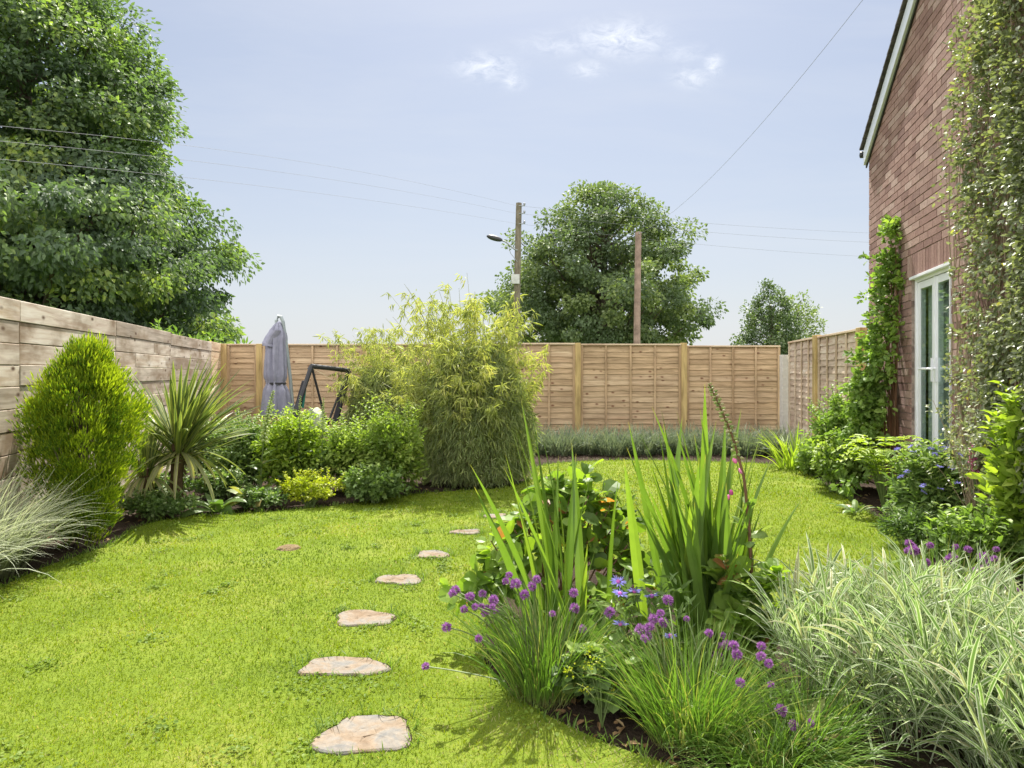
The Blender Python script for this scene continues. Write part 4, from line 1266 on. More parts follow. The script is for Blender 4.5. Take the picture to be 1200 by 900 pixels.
def spike(label, xy, h, z0, mat_fl, nfl, curve=(0, 0), r=.02, Ls=.022, name='foxglove', leaf=True, stemr=.006, frac=.45, lm=None):
    f = thing(name, label, 'foxglove', (xy[0], xy[1], 0))
    S = bez((0, 0, 0), (curve[0] * .1, curve[1] * .1, h * .6), (curve[0], curve[1], h), 14)
    mb = MB(); tubes(mb, S, np.linspace(stemr, stemr * .4, 14), 6); mb.build('stem', m_stem, f)
    mb = MB(); t = np.linspace(1 - frac, 1, nfl); P = np.stack([np.interp(t, np.linspace(0, 1, 14), S[:, i]) for i in range(3)], -1)
    a = np.arange(nfl) * 2.4; sc_ = 1.15 - .75 * (t - t[0]) / (t[-1] - t[0])
    D = np.c_[np.cos(a), np.sin(a), -.4 + .9 * (t - t[0]) / frac * .5]
    blobs(mb, P + nrm(D) * (r * sc_)[:, None], D, Ls * .45 * sc_, Ls * 1.5 * sc_, rng.random(nfl), 6, 3)
    mb.build('flower_spike', mat_fl, f)
    if leaf:
        mb = MB(); n = 14; az = U(0, 6.28, n); zz = U(.0, .45, n) * h
        B = np.stack([np.interp(zz, S[:, 2], S[:, i]) for i in range(3)], -1)
        ribbons(mb, B, az, U(.6, 1.2, n), U(.15, .28, n) * (1.1 - zz / h), .06, U(.3, 1, n), 6, True, 1.2, 'strap', .15, .3)
        mb.build('leaves', lm or m_broad, f)
    return f


spike('thick pale flower spike leaning in front of the parasol foot', (-2.55, 6.9), 1.12, 0, m_spire, 70, (.14, 0), .026, .03, stemr=.009, frac=.5)
spike('slim pale flower spike in front of the swing seat padded leg', (-2.22, 7.1), 1.06, 0, m_spire, 44, (.02, 0), .016, .020, frac=.4)
spike('slim pale flower spike in front of the swing seat cushion', (-1.98, 7.1), 1.04, 0, m_spire, 44, (.02, 0), .016, .020, frac=.35)


# --- bamboo
def bamboo(label, xy, n, spread, h, top_lean, dens, rad0=.25, skirt=True, hmin=.55, mats=(m_bamboo, m_bamboo2)):
    b = thing('bamboo', label, 'bamboo', (xy[0], xy[1], 0))
    az = U(0, 6.28, n); k = np.sqrt(rng.random(n))
    B = np.c_[np.cos(az) * rad0 * k, np.sin(az) * rad0 * k, np.zeros(n)]
    hh = h * (hmin + (1 - hmin) * rng.random(n) ** 1.5) * (1 - .15 * k)
    ex = np.c_[np.cos(az) * spread * k + top_lean[0] * U(-.5, 1.3, n), np.sin(az) * spread * k + top_lean[1] * U(0, 1, n)]
    T = np.c_[B[:, :2] + ex, hh]
    Mid = np.c_[B[:, :2] + ex * .25, hh * .72]
    S = 12; P = bez(B, Mid, T, S)
    mb = MB(); tubes(mb, P, np.linspace(.006, .0015, S)[None].repeat(n, 0), 5); mb.build('culm', m_culm, b)
    # twigs with leaves
    mb = MB(); nt = dens * n
    ci = rng.integers(0, n, nt); t = U(.38, 1.0, nt)
    fi = t * (S - 1); i0 = np.minimum(fi.astype(int), S - 2); f = (fi - i0)[:, None]
    Pt = P[ci, i0] * (1 - f) + P[ci, i0 + 1] * f
    a2 = U(0, 6.28, nt); tl = U(.05, .26, nt) * (1.25 - t * .8)
    E_ = Pt + np.c_[np.cos(a2) * tl, np.sin(a2) * tl, U(-.3, .6, nt) * tl]
    m_ = 6; idx = np.repeat(np.arange(nt), m_); N_ = len(idx)
    g_ = rng.random(N_)[:, None]; LP = Pt[idx] * (1 - g_) + E_[idx] * g_
    od = nrm(E_ - Pt)[idx]
    D = od * .5 + rng.normal(size=(N_, 3)) * .45 + np.array([0, 0, -.65])
    leaves(mb, LP, D, rng.normal(size=(N_, 3)) * .5 + (0, 0, .6), U(.06, .135, N_), U(.008, .014, N_), 'lance', np.clip(rng.random(n)[ci][idx] * .5 + rng.random(N_) * .5, 0, 1))
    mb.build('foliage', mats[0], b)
    if skirt:
        mb = MB(); nn = 17000
        th = U(0, 6.28, nn); zz = U(.08, h * .62, nn)
        pr = pl([0, .25, .7, 1.2, h * .62], [.52, .63, .66, .56, .30])(zz)
        lump = 1 + .10 * np.sin(4 * th + 3 * zz) + .06 * np.sin(9 * th - 6 * zz)
        kq = pr * lump * (.62 + .38 * rng.random(nn) ** .4)
        LP = np.c_[np.cos(th) * kq, np.sin(th) * kq * .85, zz]
        D = np.c_[np.cos(th) * .45, np.sin(th) * .45, np.full(nn, -.7)] + rng.normal(size=(nn, 3)) * .42
        leaves(mb, LP, D, np.c_[np.cos(th), np.sin(th), np.full(nn, .5)] + rng.normal(size=(nn, 3)) * .4, U(.06, .135, nn), U(.008, .014, nn), 'lance')
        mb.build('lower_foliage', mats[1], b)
    return b


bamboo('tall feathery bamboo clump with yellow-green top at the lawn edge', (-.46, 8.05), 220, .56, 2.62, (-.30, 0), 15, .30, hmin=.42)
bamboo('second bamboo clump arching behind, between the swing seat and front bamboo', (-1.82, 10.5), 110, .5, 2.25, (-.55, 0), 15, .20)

# --- grey-green strip at the foot of the back fence
for i, x in enumerate(np.linspace(.35, 4.55, 11)):
    tuft('lavender_clump', 'grey-green lavender clump in the row along the back fence', 'lavender', (x, 11.15 + U(-.15, .15)), .30, 460, (.28, .58), (.010, .020), m_grey, (.0, .75), (.1, 1.3), False, 5, 'lavender row at the foot of the back fence', ry=.5)

# --- right bed
tuft('daylily', 'bright green strappy daylily where the lavender row meets the side fence', 'daylily', (3.82, 9.2), .22, 150, (.45, .75), (.018, .032), m_lime, (.05, .6), (.3, 1.4), True, 6)
shrub('low_shrub', 'small leafy plant right of the strappy daylily', 'plant', (3.82, 8.55), .30, .26, .40, m_climb, 50, .09, 40, .05, .03)


# left climber: an ivy-like column on the house corner
cl_ = thing('climbing_honeysuckle', 'leafy honeysuckle climbing the house corner beside the white door', 'climbing plant', (4.06, 7.16, 0))
tz = np.array([0, .4, .9, 1.3, 1.6, 1.9, 2.2, 2.5, 2.8, 2.95]); tw = np.array([.56, .52, .44, .30, .36, .22, .34, .16, .15, .04]); tx = np.array([-.20, -.24, -.20, -.14, -.06, -.04, .0, .02, .0, .0])
K = 175; zz = U(.15, 2.85, K); zz = np.where(rng.random(K) < .35, U(.15, 1.3, K), zz); w_ = np.interp(zz, tz, tw); a = np.clip(rng.normal(size=K) * .62, -1.5, 1.3)
kx = a * w_ * (.75 + .35 * np.sin(zz * 7) * np.sin(zz * 3.1 + 1)) * (.6 + .4 * rng.random(K))
dep = U(.02, 1, K) * np.interp(zz, [0, 1, 2.9], [.5, .26, .13])
C = np.array([[*(ds * x_ + nout * d_), z_] for x_, d_, z_ in zip(kx, dep, zz)]); C[:, 0] += np.interp(zz, tz, tx)
mb = MB(); 
sp_ = C[rng.permutation(K)[:46]]; tl_ = sp_ + np.array([[*(ds * U(-.22, .22) + nout * U(.02, .2)), U(-.18, .12)] for _ in range(46)])
Cs = np.concatenate([sp_ + (tl_ - sp_) * f for f in (.35, .6, .8, 1.0)])
clumps(mb, C, U(.05, .12, K), 22, .062, .042, 'oval', (0.2, 0, 1.2), 1, .25, .5); clumps(mb, Cs, .035, 7, .055, .038, 'oval', (0.2, 0, 1.2), 1, .25, .5); mb.build('foliage', m_climb, cl_)
mb = MB(); ns = 16
ax = U(-.12, .12, ns)
b0 = np.array([[*(ds * x_ * .5 + nout * .05), 0] for x_ in ax]); b2 = C[np.argsort(-zz)[:ns * 4:4]]; b1 = (b0 + b2) / 2 + rng.normal(size=(ns, 3)) * .10
tubes(mb, bez(b0, b1, b2, 10), np.linspace(.014, .004, 10)[None].repeat(ns, 0), 5); mb.build('stem', m_stem_red, cl_)

shrub('climbing_rose', 'dense green rose bush at the foot of the honeysuckle', 'bush', (3.82, 7.75), .48, .42, 1.0, m_climb, 110, .13, 48, .055, .034, lump=.2)
shrub('small_rose', 'thin stemmed young rose at the lawn edge before the honeysuckle', 'bush', (3.45, 7.35), .26, .24, .62, m_spirea, 36, .08, 30, .045, .028, shell=.6)


def fernlike(label, xy, n, L, h, mat):
    f = thing('fern_leaved_plant', label, 'plant', (xy[0], xy[1], 0))
    az = U(0, 6.28, n); ml = MB(); ms = MB()
    for i in range(n):
        e = np.array([math.cos(az[i]), math.sin(az[i]), 0]) * L * U(.7, 1.1); hh = h * U(.75, 1.1)
        P = bez((0, 0, 0), e * .3 + np.array([0, 0, hh * 1.15]), e + np.array([0, 0, hh * .9]), 12)
        tubes(ms, P, np.linspace(.005, .002, 12), 5)
        pi = P[4:]; tg = nrm(np.gradient(pi, axis=0)); sd_ = nrm(np.cross(tg, (0, 0, 1.)))
        for s_ in (1, -1):
            leaves(ml, pi, sd_ * s_ + tg * .35, np.tile((0, 0, 1.), (len(pi), 1)) + rng.normal(size=(len(pi), 3)) * .2, U(.06, .09, len(pi)), .036, 'oval', U(.5, 1, len(pi)))
    ms.build('stem', m_stem, f); ml.build('leaves', mat, f)
    return f


fernlike('lime plant with rows of paired leaflets left of the blue-flowered bush', (3.38, 6.2), 24, .38, .74, m_lime)
rosette('broad_leaved_plant', 'browning broad-leaved plant below the paired-leaflet plant at the lawn edge', 'plant', (3.14, 6.25), 14, .22, .045, m_broad, (.5, 1.2))

HEADS = {}


def flower_head(kind, parent, p, up=(0, 0, 1), s=1.0):
    if kind not in HEADS:
        mb = MB()
        if kind == 'chive':
            n = 110; i = np.arange(n) + .5; ph = np.arccos(1 - 1.75 * i / n); th = np.pi * (1 + 5 ** .5) * i
            d = np.c_[np.cos(th) * np.sin(ph), np.sin(th) * np.sin(ph), np.cos(ph)]
            leaves(mb, d * .006, d + rng.normal(size=(n, 3)) * .12, rng.normal(size=(n, 3)), U(.010, .0145, n), .0052, 'diamond')
            mat = m_chivefl
        elif kind == 'corn':
            n = 34; th = np.arange(n) * 2 * np.pi / 17 + rng.normal(size=n) * .15
            d = np.c_[np.cos(th), np.sin(th), U(.15, .7, n)]
            leaves(mb, d * .006, d, np.tile((0, 0, 1.), (n, 1)) + rng.normal(size=(n, 3)) * .3, U(.016, .028, n), U(.0035, .006, n), 'lance')
            mat = m_corn
        o = mb.build('flower_head', mat, parent, loc=tuple(p)); HEADS[kind] = o
    else:
        o = HEADS[kind].copy(); COL.objects.link(o); o.parent = parent; o.location = tuple(p)
    o.scale = (s, s, s)
    o.rotation_euler = (U(-.5, .5) - .3, U(-.5, .5), U(0, 6.28))
    return o


def flower_stems(parent, base, tips, mat=m_stem, r=.0028, bow=.6):
    mb = MB(); tips = np.array(tips); base = np.array(base)
    m_ = base * (1 - bow) + tips * bow * np.array([.7, .7, 1]) + base * 0
    m_ = base + (tips - base) * np.array([.35, .35, .8])
    tubes(mb, bez(base, m_, tips, 8), np.full((len(tips), 8), r), 5)
    return mb.build('flower_stem', mat, parent)


def corn_heads(th, pts, s=1.0):
    for p in pts: flower_head('corn', th, p, s=s * U(.85, 1.15))


cb = shrub('cornflower_bush', 'dense dark green bush with small blue-purple flowers below the door', 'bush', (3.36, 5.35), .38, .36, .66, m_dark, 100, .11, 30, .085, .030, 'oval', lump=.25)
tips = np.c_[U(-.38, .28, 34), U(-.36, .1, 34), U(.40, .76, 34)]
flower_stems(cb, np.zeros((34, 3)), tips); corn_heads(cb, tips, 1.0)
shrub('low_shrub', 'grey-leaved low plant at the lawn edge below the blue-flowered bush', 'plant', (3.02, 5.05), .32, .24, .30, m_weed, 50, .08, 36, .05, .016, 'lance')

fx = spike('magenta foxglove in bloom standing before the lime shrub', (3.31, 4.85), .80, 0, m_fox, 34, (-.05, 0), .022, .028, frac=.34)
ls = shrub('laurel_shrub', 'tall lime green large-leaved shrub at the photo edge against the brick wall', 'shrub', (3.20, 4.22), .24, .26, 1.12, m_lime, 60, .11, 24, .10, .042, 'oval', lump=.2, up=.3, droop=-.3)
shrub('low_shrub', 'leafy green plant at the foot of the tall lime shrub', 'plant', (2.92, 4.25), .30, .26, .42, m_climb, 50, .09, 34, .06, .03)
# dry twiggy bush against the wall
dt = thing('dry_shrub', 'thin twiggy half-bare shrub against the bricks right of the door', 'shrub', (3.36, 4.85, 0))
K = 46; tp = np.c_[U(-.35, .35, K), U(-.2, .15, K), U(.5, 1.5, K)]; b0 = np.c_[U(-.08, .08, K), U(-.08, .08, K), np.zeros(K)]
mb = MB(); tubes(mb, bez(b0, b0 * .5 + tp * np.array([.4, .4, .7]) + rng.normal(size=(K, 3)) * .06, tp, 9), np.linspace(.005, .0015, 9)[None].repeat(K, 0), 5); mb.build('stem', m_twig, dt)
mb = MB(); clumps(mb, tp * np.array([.9, .9, .95]), .10, 16, .035, .016, 'oval', (0, 0, .5), 1, .2); mb.build('foliage', m_wallclimb, dt)

# the wall climber
wc = thing('wall_climber', 'sparse grey-green creeper spreading up the brick wall right of the door', 'climbing plant', (*hp(3.4, 0, 0)[:2], 0))
wo_ = hp(3.4, 0, 0)
def edge_at(z): return np.interp(z, [0, 1, 1.5, 2.27, 2.7, 3.0, 3.3, 3.6, 4.0, 4.4, 5.0, 6], [2.7, 2.75, 2.9, 2.75, 2.62, 2.45, 2.15, 2.25, 2.6, 2.75, 2.95, 3.2])


strands = []; Cl = []; Cr = []
for i in range(170):
    se = 2.1 + 3.0 * rng.random() ** .6; ze = U(1.0, 5.6); s0 = np.clip(se + U(-.7, 1.0), 2.9, 5.4)
    S_ = 26; t = np.linspace(0, 1, S_)
    ss = s0 + (se - s0) * t ** 1.6 + np.cumsum(rng.normal(size=S_)) * .035; zz = ze * t ** .9 + np.cumsum(rng.normal(size=S_)) * .03
    dd = .03 + .05 * rng.random() + .05 * np.sin(t * 9 + U(0, 6)) * rng.random()
    ok = (ss > edge_at(zz) - .05) & (zz < EAVE + np.minimum(ss, HW - ss) * TANP - .3)
    k = S_ if ok.all() else int(np.argmin(ok))
    if k < 6: continue
    t2 = np.linspace(0, k - 1, S_); ss, zz, dd = (np.interp(t2, np.arange(S_), a_) for a_ in (ss, np.maximum(zz, .02), np.broadcast_to(dd, S_)))
    P_ = np.array([hp(a_, max(d_, .012), c_) - wo_ for a_, d_, c_ in zip(ss, dd, zz)]); strands.append(P_)
    dens = np.clip((ss - edge_at(zz)) / .8, .25, 1)
    for p_, dn_, z_ in zip(P_, dens, zz):
        if z_ < .5: continue
        for _ in range(3):
            if rng.random() < dn_ * (.22 + .62 * (math.sin(p_[2] * 3.1 + 2.0 * math.sin(p_[1] * 4)) * math.sin(p_[1] * 5.3 + p_[2] * 1.7) > -.12)) * (.5 if z_ < 2.0 else .95):
                off = U(-.09, .09); Cl.append(p_ + np.array([*(ds * off + nout * U(.0, .11) * dn_), U(-.09, .09)])); Cr.append(U(.03, .085))
Cl = np.array(Cl); Cr = np.array(Cr)
mb = MB(); clumps(mb, Cl, Cr, 9, .038, .024, 'oval', (1.0, -.5, 2), 1, .35, .6, .6, rj=.35); mb.build('foliage', m_wallclimb, wc)
mb = MB(); tubes(mb, np.array(strands), np.linspace(.006, .002, 26)[None].repeat(len(strands), 0), 5); mb.build('stem', m_twig, wc)

# --- front right striped grass
def reed(name, label, cat, xy, rx, ry, ns, h, L, W, mat, per=6, nb=300):
    """leafy stemmed grass: upright stems carrying flat arching blades at every height, plus basal blades"""
    a = U(0, 6.28, ns); k = np.sqrt(rng.random(ns))
    B = np.c_[np.cos(a) * rx * k, np.sin(a) * ry * k, np.zeros(ns)]
    T = B + np.c_[np.cos(a) * k * .16 + rng.normal(size=ns) * .05, np.sin(a) * k * .14 + rng.normal(size=ns) * .05, U(*h, ns) * (1.05 - .25 * k)]
    mb = MB(); P = bez(B, B * .4 + T * .6 + np.c_[np.zeros(ns), np.zeros(ns), T[:, 2] * .1], T, 8)
    tubes(mb, P, np.linspace(.0028, .0014, 8)[None].repeat(ns, 0), 4, r=rng.random(ns) * .5)
    ci = np.repeat(np.arange(ns), per); n = len(ci); t = np.clip(np.tile(np.linspace(.22, 1, per), ns) + rng.normal(size=n) * .07, .05, 1) * 7
    i0 = np.minimum(t.astype(int), 6); f = (t - i0)[:, None]
    Q = P[ci, i0] * (1 - f) + P[ci, i0 + 1] * f
    az = a[ci] + rng.normal(size=n) * 1.5; up_ = t / 7
    ribbons(mb, Q, az, U(.25, 1.0, n) * (1.25 - .75 * up_), U(*L, n) * (1.1 - .25 * up_), U(*W, n), U(.1, 1.5, n), 6, True, 1.4, 'strap', .16, .7)
    a = U(0, 6.28, nb); k = np.sqrt(rng.random(nb))
    ribbons(mb, np.c_[np.cos(a) * rx * k, np.sin(a) * ry * k, np.zeros(nb)], a + rng.normal(size=nb) * .8, U(.1, .7, nb) * (.4 + .6 * k), U(L[0] * 1.2, L[1] * 1.35, nb), U(*W, nb), U(.3, 1.8, nb), 7, True, 1.3, 'grass', .14, .6)
    return tag(mb.build(name, mat, loc=(xy[0], xy[1], 0)), label, cat)


reed('ornamental_grass', 'large white-striped ornamental grass mound at the near corner of the right bed', 'ornamental grass', (1.62, 2.62), .44, .42, 260, (.27, .47), (.16, .32), (.0075, .0145), m_vgrass_r, 8)
reed('ornamental_grass', 'white-striped ornamental grass filling the bottom corner beside the brick house', 'ornamental grass', (1.84, 2.14), .40, .36, 200, (.27, .45), (.16, .32), (.0075, .0145), m_vgrass_r, 8)



# ------------------------------------------------------------------ central bed
def P3(px, py, y): return np.array([X_(px, y), y, Z_(py, y)])


# round-leaved shrub
rs_ = thing('round_leaved_shrub', 'round-leaved green shrub with orange young leaves in the middle bed', 'shrub', (.22, 3.42, 0))
C = []
for px, py, y in ((575, 640, 3.3), (590, 660, 3.25), (600, 620, 3.4), (620, 600, 3.45), (640, 575, 3.5), (650, 548, 3.5), (665, 560, 3.5), (675, 545, 3.5), (690, 575, 3.5), (700, 600, 3.5), (715, 590, 3.5), (725, 620, 3.45), (740, 640, 3.4), (745, 665, 3.4), (720, 660, 3.35), (690, 640, 3.4), (660, 620, 3.4), (640, 640, 3.3), (620, 650, 3.3), (600, 690, 3.2), (640, 690, 3.2), (680, 690, 3.2), (720, 695, 3.2), (750, 690, 3.3), (610, 715, 3.15), (650, 730, 3.1), (700, 735, 3.1), (590, 640, 3.3), (665, 590, 3.6), (560, 680, 3.2), (705, 570, 3.6), (640, 700, 3.5), (700, 700, 3.6), (760, 660, 3.5), (630, 560, 3.55), (735, 600, 3.6), (610, 600, 3.5)):
    C.append(P3(px, py, y) - np.array([.22, 3.42, 0]))
C = np.array(C)
C[:, 2] -= np.clip(C[:, 2] - .45, 0, 1) * .22
C = np.concatenate([C, C + rng.normal(size=C.shape) * .06 - np.array([0, .0, .08])])
mb = MB(); clumps(mb, C, U(.045, .085, len(C)), 11, .074, .064, 'round', (0, 0, .3), .9, .3, .9, .55, .5, rj=.95, lj=.5)
mb.build('foliage', m_round, rs_)
mb = MB(); n = len(C) // 2; b0 = np.c_[U(-.1, .1, n), U(-.1, .1, n), np.zeros(n)]
tubes(mb, bez(b0, b0 * .4 + C[:n] * np.array([.6, .6, .7]), C[:n] + (0, 0, .03), 7), np.linspace(.006, .003, 7)[None].repeat(n, 0), 5); mb.build('stem', m_stem_red, rs_)


def iris(label, xy, tips, extra, by=.02, L=(.6, 1.0), spread=.07, wk=.92):
    """sword leaves from a rhizome clump to given tips"""
    base = np.array([xy[0], xy[1], 0.0]); mb = MB()
    al = []
    for (px, py, y) in tips: al.append(P3(px, py, y) - base)
    al = np.array(al) + np.array([0, 0, .075])
    n = len(al); B = np.c_[rng.normal(size=n) * spread, rng.normal(size=n) * spread * .7, np.zeros(n)] + al * np.array([.10, .10, 0])
    v = al - B; hor = np.hypot(v[:, 0], v[:, 1]); L_ = np.linalg.norm(v, axis=1); ln = np.arctan2(hor, v[:, 2])
    bd = U(.05, .22, n)
    ribbons(mb, B, np.arctan2(v[:, 1], v[:, 0]), ln - bd * .55, L_ * 1.01, U(.046, .064, n) * wk, bd, 9, True, 1.5, 'sword', .12, .28)
    m_ = extra; az = U(0, 6.28, m_); k = rng.random(m_)
    ribbons(mb, np.c_[np.cos(az) * spread * 1.4 * k, np.sin(az) * spread * k, np.zeros(m_)], az, U(.0, .32, m_) * k, U(*L, m_), U(.040, .056, m_), U(.05, .5, m_), 9, True, 1.8, 'sword', .12, .35)
    return tag(mb.build('iris_clump', m_iris, loc=(xy[0], xy[1], 0)), label, 'iris')


iris('sword-leaved iris clump rising through the round-leaved shrub', (.24, 3.0),
     [(592, 512, 3.1), (600, 522, 3.0), (607, 490, 3.15), (620, 500, 3.2), (588, 555, 2.9), (585, 575, 2.75), (545, 571, 2.85), (552, 597, 2.8), (668, 540, 3.2), (676, 553, 3.1), (705, 560, 3.1), (640, 560, 3.0), (730, 580, 2.95), (655, 555, 3.2), (628, 530, 3.1)], 5, L=(.45, .65), wk=.8)
iris('tall sword-leaved iris clump on the lawn side of the foxglove', (.88, 3.12),
     [(735, 517, 3.1), (741, 521, 3.0), (757, 500, 3.2), (769, 497, 3.2), (776, 520, 3.05), (786, 503, 3.2), (800, 510, 3.3), (797, 545, 3.1), (826, 472, 3.1), (829, 555, 3.0), (846, 515, 3.1), (852, 508, 3.15), (862, 560, 3.05), (885, 518, 3.2), (899, 520, 3.3), (893, 545, 3.2), (812, 530, 3.3), (840, 540, 3.3), (770, 535, 3.1), (758, 560, 3.0), (745, 600, 2.95), (738, 615, 2.9), (752, 585, 3.0), (780, 560, 3.0), (870, 500, 3.3), (820, 560, 2.95), (730, 560, 3.0), (764, 520, 3.2), (748, 540, 3.05), (790, 530, 3.0), (815, 500, 3.15), (838, 500, 3.2), (857, 535, 3.15), (874, 545, 3.1), (905, 560, 3.1), (733, 548, 3.0), (784, 590, 2.9), (810, 600, 2.88), (850, 590, 2.92)], 44, L=(.55, .9), spread=.10)

# foxglove going to seed
f = thing('foxglove', 'tall leaning foxglove going to seed beside the tall iris', 'foxglove', (1.06, 3.05, 0))
fo = np.array([1.06, 3.05, 0])
S = np.array([P3(880, 775, 3.05), P3(882, 700, 3.05), P3(878, 620, 3.05), P3(872, 560, 3.0), P3(858, 510, 2.98), P3(843, 475, 2.96), P3(831, 450, 2.95)]) - fo
S[0][2] = 0
tS = np.linspace(0, 1, 30); S = np.stack([np.interp(tS, np.linspace(0, 1, 7), S[:, i]) for i in range(3)], -1)
mb = MB(); tubes(mb, S, np.linspace(.010, .003, 30), 7); mb.build('stem', m_stem_red, f)
n = 56; t = np.linspace(.58, 1, n); P = np.stack([np.interp(t, tS, S[:, i]) for i in range(3)], -1)
a = np.arange(n) * 2.4; e = (t - t[0]) / .42
D = np.c_[np.cos(a), np.sin(a), -.2 + e * .6]; sz = np.interp(e, [0, .5, .85, 1], [1, .95, .8, .45])
mb = MB(); blobs(mb, P + nrm(D) * (.016 * sz)[:, None], D, .0075 * sz, .022 * sz, rng.random(n), 6, 3)
leaves(mb, P + nrm(D) * .006, D, np.tile((0, 0, 1.), (n, 1)), .022 * sz, .008, 'lance'); mb.build('seed_pod', m_pod, f)
mb = MB(); bl = np.array([P3(857, 577, 3.0), P3(853, 583, 3.0), P3(868, 552, 3.0), P3(861, 540, 3.0)]) - fo
blobs(mb, bl, np.c_[U(-1, 1, 4), U(-.5, .5, 4), np.full(4, -1.2)], .009, .028, None, 8, 4); mb.build('bell', m_fox, f, smooth=True)
mb = MB(); n = 30; tt = U(.02, .42, n); B = np.stack([np.interp(tt, tS, S[:, i]) for i in range(3)], -1); az = U(0, 6.28, n)
ribbons(mb, B, az, U(.3, 1.3, n), U(.08, .17, n) * (1.15 - tt), U(.03, .05, n), U(.4, 1.6, n), 6, True, 1.2, 'strap', .15, .5); mb.build('leaves', m_broad, f)

# chive clumps with flower heads
s_crop = lambda cx, cy: (480 + cx / 1.9556, 440 + cy / 1.9556)
left_h = [s_crop(*p) for p in ((105, 493), (85, 577), (138, 508), (167, 500), (125, 536), (158, 603), (37, 667), (150, 530), (165, 530), (192, 515), (172, 545), (190, 530), (198, 540), (220, 472), (228, 458), (243, 478), (281, 483), (291, 467), (263, 503), (376, 498), (377, 534), (327, 546), (396, 581), (363, 644), (428, 692), (479, 660), (459, 543), (98, 500), (178, 536))]
right_h = [s_crop(*p) for p in ((529, 583), (538, 603), (550, 577), (559, 558), (581, 566), (575, 545), (592, 515), (635, 558), (686, 591), (718, 596), (712, 620), (733, 620), (706, 645), (750, 638), (741, 658), (758, 704), (545, 598), (727, 618))]
far_h = [(860 + cx / 3, 600 + cy / 3) for cx, cy in ((97, 472), (96, 508), (122, 532), (22, 600), (131, 608), (166, 697), (209, 749), (269, 742), (210, 775), (242, 803), (271, 820), (232, 826), (326, 826), (239, 862), (325, 858), (0, 470), (10, 500))]


def chive(label, xy, n, L, heads, yr, lean=(.02, .6), bend=(.1, 1.1), r=.10, W=(.003, .0055), headscale=1.0, dens_mat=m_chive):
    c = thing('chive_clump', label, 'chives', (xy[0], xy[1], 0)); base = np.array([xy[0], xy[1], 0.])
    a = U(0, 6.28, n); k = np.sqrt(rng.random(n)); mb = MB()
    B = np.c_[np.cos(a) * r * k, np.sin(a) * r * k * .8, np.zeros(n)]
    ribbons(mb, B, a + rng.normal(size=n) * .5, lean[0] + (lean[1] - lean[0]) * k * U(.5, 1.2, n), U(*L, n), U(*W, n), U(*bend, n), 6, False, 1.6, 'grass', 0, .8)
    mb.build('leaves', dens_mat, c)
    tips = np.array([P3(px, py, y) - base for (px, py), y in zip(heads, U(*yr, len(heads)))])
    tips[:, 2] = np.maximum(tips[:, 2], .04)
    m_ = len(tips); a = U(0, 6.28, m_)
    flower_stems(c, np.c_[np.cos(a) * r * .6, np.sin(a) * r * .5, np.zeros(m_)], tips)
    for p in tips: flower_head('chive', c, p, s=U(.75, 1.4) * headscale)
    return c


chive('chive clump with purple heads spilling over the lawn from the round-leaved shrub', (.13, 2.72), 520, (.30, .55), left_h, (2.55, 2.8), r=.12)
chive('fresh green chive clump with purple heads at the front of the middle bed', (.64, 2.42), 900, (.26, .48), right_h, (2.42, 2.7), lean=(.02, .6), bend=(.1, 1.2), r=.15)
chive('thin chive clump with dark purple heads beside the large striped grass', (1.0, 2.32), 200, (.2, .4), far_h, (2.2, 2.35), r=.10)
al_h = [(860 + cx / 3, 600 + cy / 3) for cx, cy in ((615, 110), (627, 117), (612, 136), (632, 135), (690, 118), (677, 177), (780, 122), (763, 165), (755, 172), (823, 132), (877, 160), (889, 187), (869, 200), (923, 132), (917, 165), (913, 210), (823, 238), (871, 235), (848, 213), (942, 265), (993, 285), (770, 160))]
chive('chive clump with pale purple heads behind the large striped grass', (2.35, 3.75), 420, (.28, .5), al_h, (3.5, 3.8), r=.22, headscale=1.3)
tuft('grass_tussock', 'tangled dark green grass tussock right of the fresh chive clump', 'grass tussock', (.90, 2.30), .17, 800, (.18, .36), (.003, .0055), m_chive, (.1, .9), (.4, 1.8), False, 5)
tuft('grass_tussock', 'low tangled grass tussock at the soil edge nearest the camera', 'grass tussock', (.80, 2.17), .15, 420, (.12, .28), (.003, .0055), m_chive, (.1, .9), (.4, 1.8), False, 5)

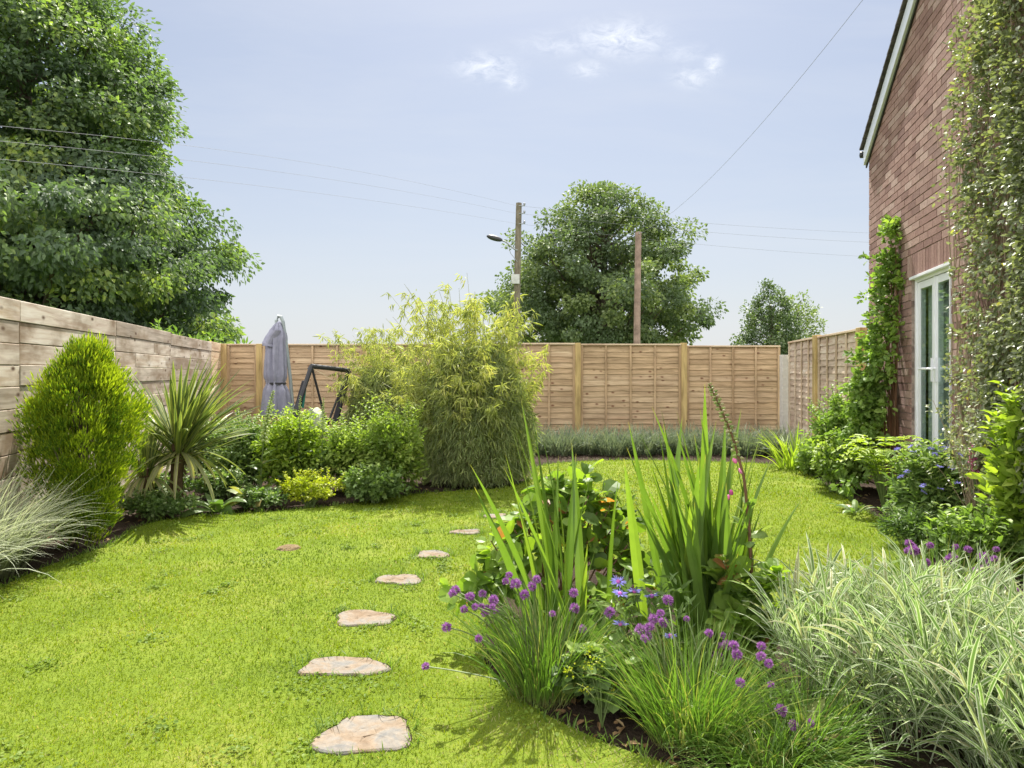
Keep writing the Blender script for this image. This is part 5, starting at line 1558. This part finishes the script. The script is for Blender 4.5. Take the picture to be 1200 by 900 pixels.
# cornflowers in the middle bed
cw = thing('cornflower', 'blue cornflowers with magenta centres between the two iris clumps', 'cornflower', (.55, 2.85, 0))
co_ = np.array([.55, 2.85, 0]); ctips = np.array([P3(*s_crop(482, 503), 2.72), P3(*s_crop(483, 572), 2.68), P3(*s_crop(515, 497), 2.78), P3(*s_crop(555, 508), 2.75), P3(*s_crop(478, 475), 2.8), P3(*s_crop(597, 600), 2.65)]) - co_
flower_stems(cw, np.c_[U(-.04, .04, 6), U(-.04, .04, 6), np.zeros(6)], ctips)
corn_heads(cw, ctips, 1.15)
mb = MB(); blobs(mb, ctips + (0, 0, .005), np.tile((0, 0, 1.), (6, 1)), .009, .018); mb.build('flower_centre', m_cornc, cw)
mb = MB(); C = np.c_[U(-.18, .18, 30), U(-.1, .1, 30), U(.06, .42, 30)]; clumps(mb, C, .06, 12, .06, .020, 'lance', (0, 0, .1), 1, .2); mb.build('leaves', m_dark, cw)

# low plants at the front of the bed
shrub('ladys_mantle', 'low yellow-flowered leafy plant at the soil edge between the chive clumps', 'plant', (.34, 2.62), .19, .12, .22, m_round if False else m_dark, 26, .05, 18, .06, .05, 'round')
yf = thing('yellow_flower', 'small yellow-green flower cluster over the dark soil between the chives', 'flower', (.33, 2.50, 0))
tips = np.c_[U(-.13, .1, 9), U(-.05, .08, 9), U(.14, .27, 9)]
flower_stems(yf, np.zeros((9, 3)), tips, r=.002)
mb = MB(); Pn = np.repeat(tips, 26, 0) + rng.normal(size=(234, 3)) * .012; leaves(mb, Pn, rdir(234), rdir(234), .010, .008, 'diamond'); mb.build('blossom', m_euph, yf)
rosette('broad_leaved_plant', 'dark broad-leaved plant low between the left chives and cornflowers', 'plant', (.42, 2.95), 16, .30, .07, m_dark, (.3, 1.1), (.2, .9))
rosette('broad_leaved_plant', 'low broad-leaved plant at the foot of the large striped grass', 'plant', (.92, 2.32), 9, .20, .07, m_broad, (.5, 1.2), (.2, .9))
shrub('low_shrub', 'dark leafy plant around the foot of the seeding foxglove', 'plant', (1.02, 3.0), .18, .16, .45, m_round, 20, .07, 14, .08, .06, 'round')
# dead leaves and straw on the bare soil
mb = MB()
P = np.concatenate([np.c_[U(-.3, 1.1, 260), U(2.1, 3.0, 260)], np.c_[U(2.6, 3.9, 160), U(4.0, 8.5, 160)], np.c_[U(-3.6, -.8, 220), U(5.2, 8.0, 220)]])
P = P[~inside(P, lawn_poly)]; n = len(P)
leaves(mb, np.c_[P, U(.006, .02, n)], rng.normal(size=(n, 3)) * (1, 1, .15), np.tile((0, 0, 1.), (n, 1)) + rng.normal(size=(n, 3)) * .35, U(.02, .055, n), U(.010, .028, n), 'oval')
tag(mb.build('leaf_litter', m_litter), 'brown dead leaves scattered on the soil of the flower beds', 'leaf litter', kind='stuff')
print('OBJS', len(bpy.data.objects))
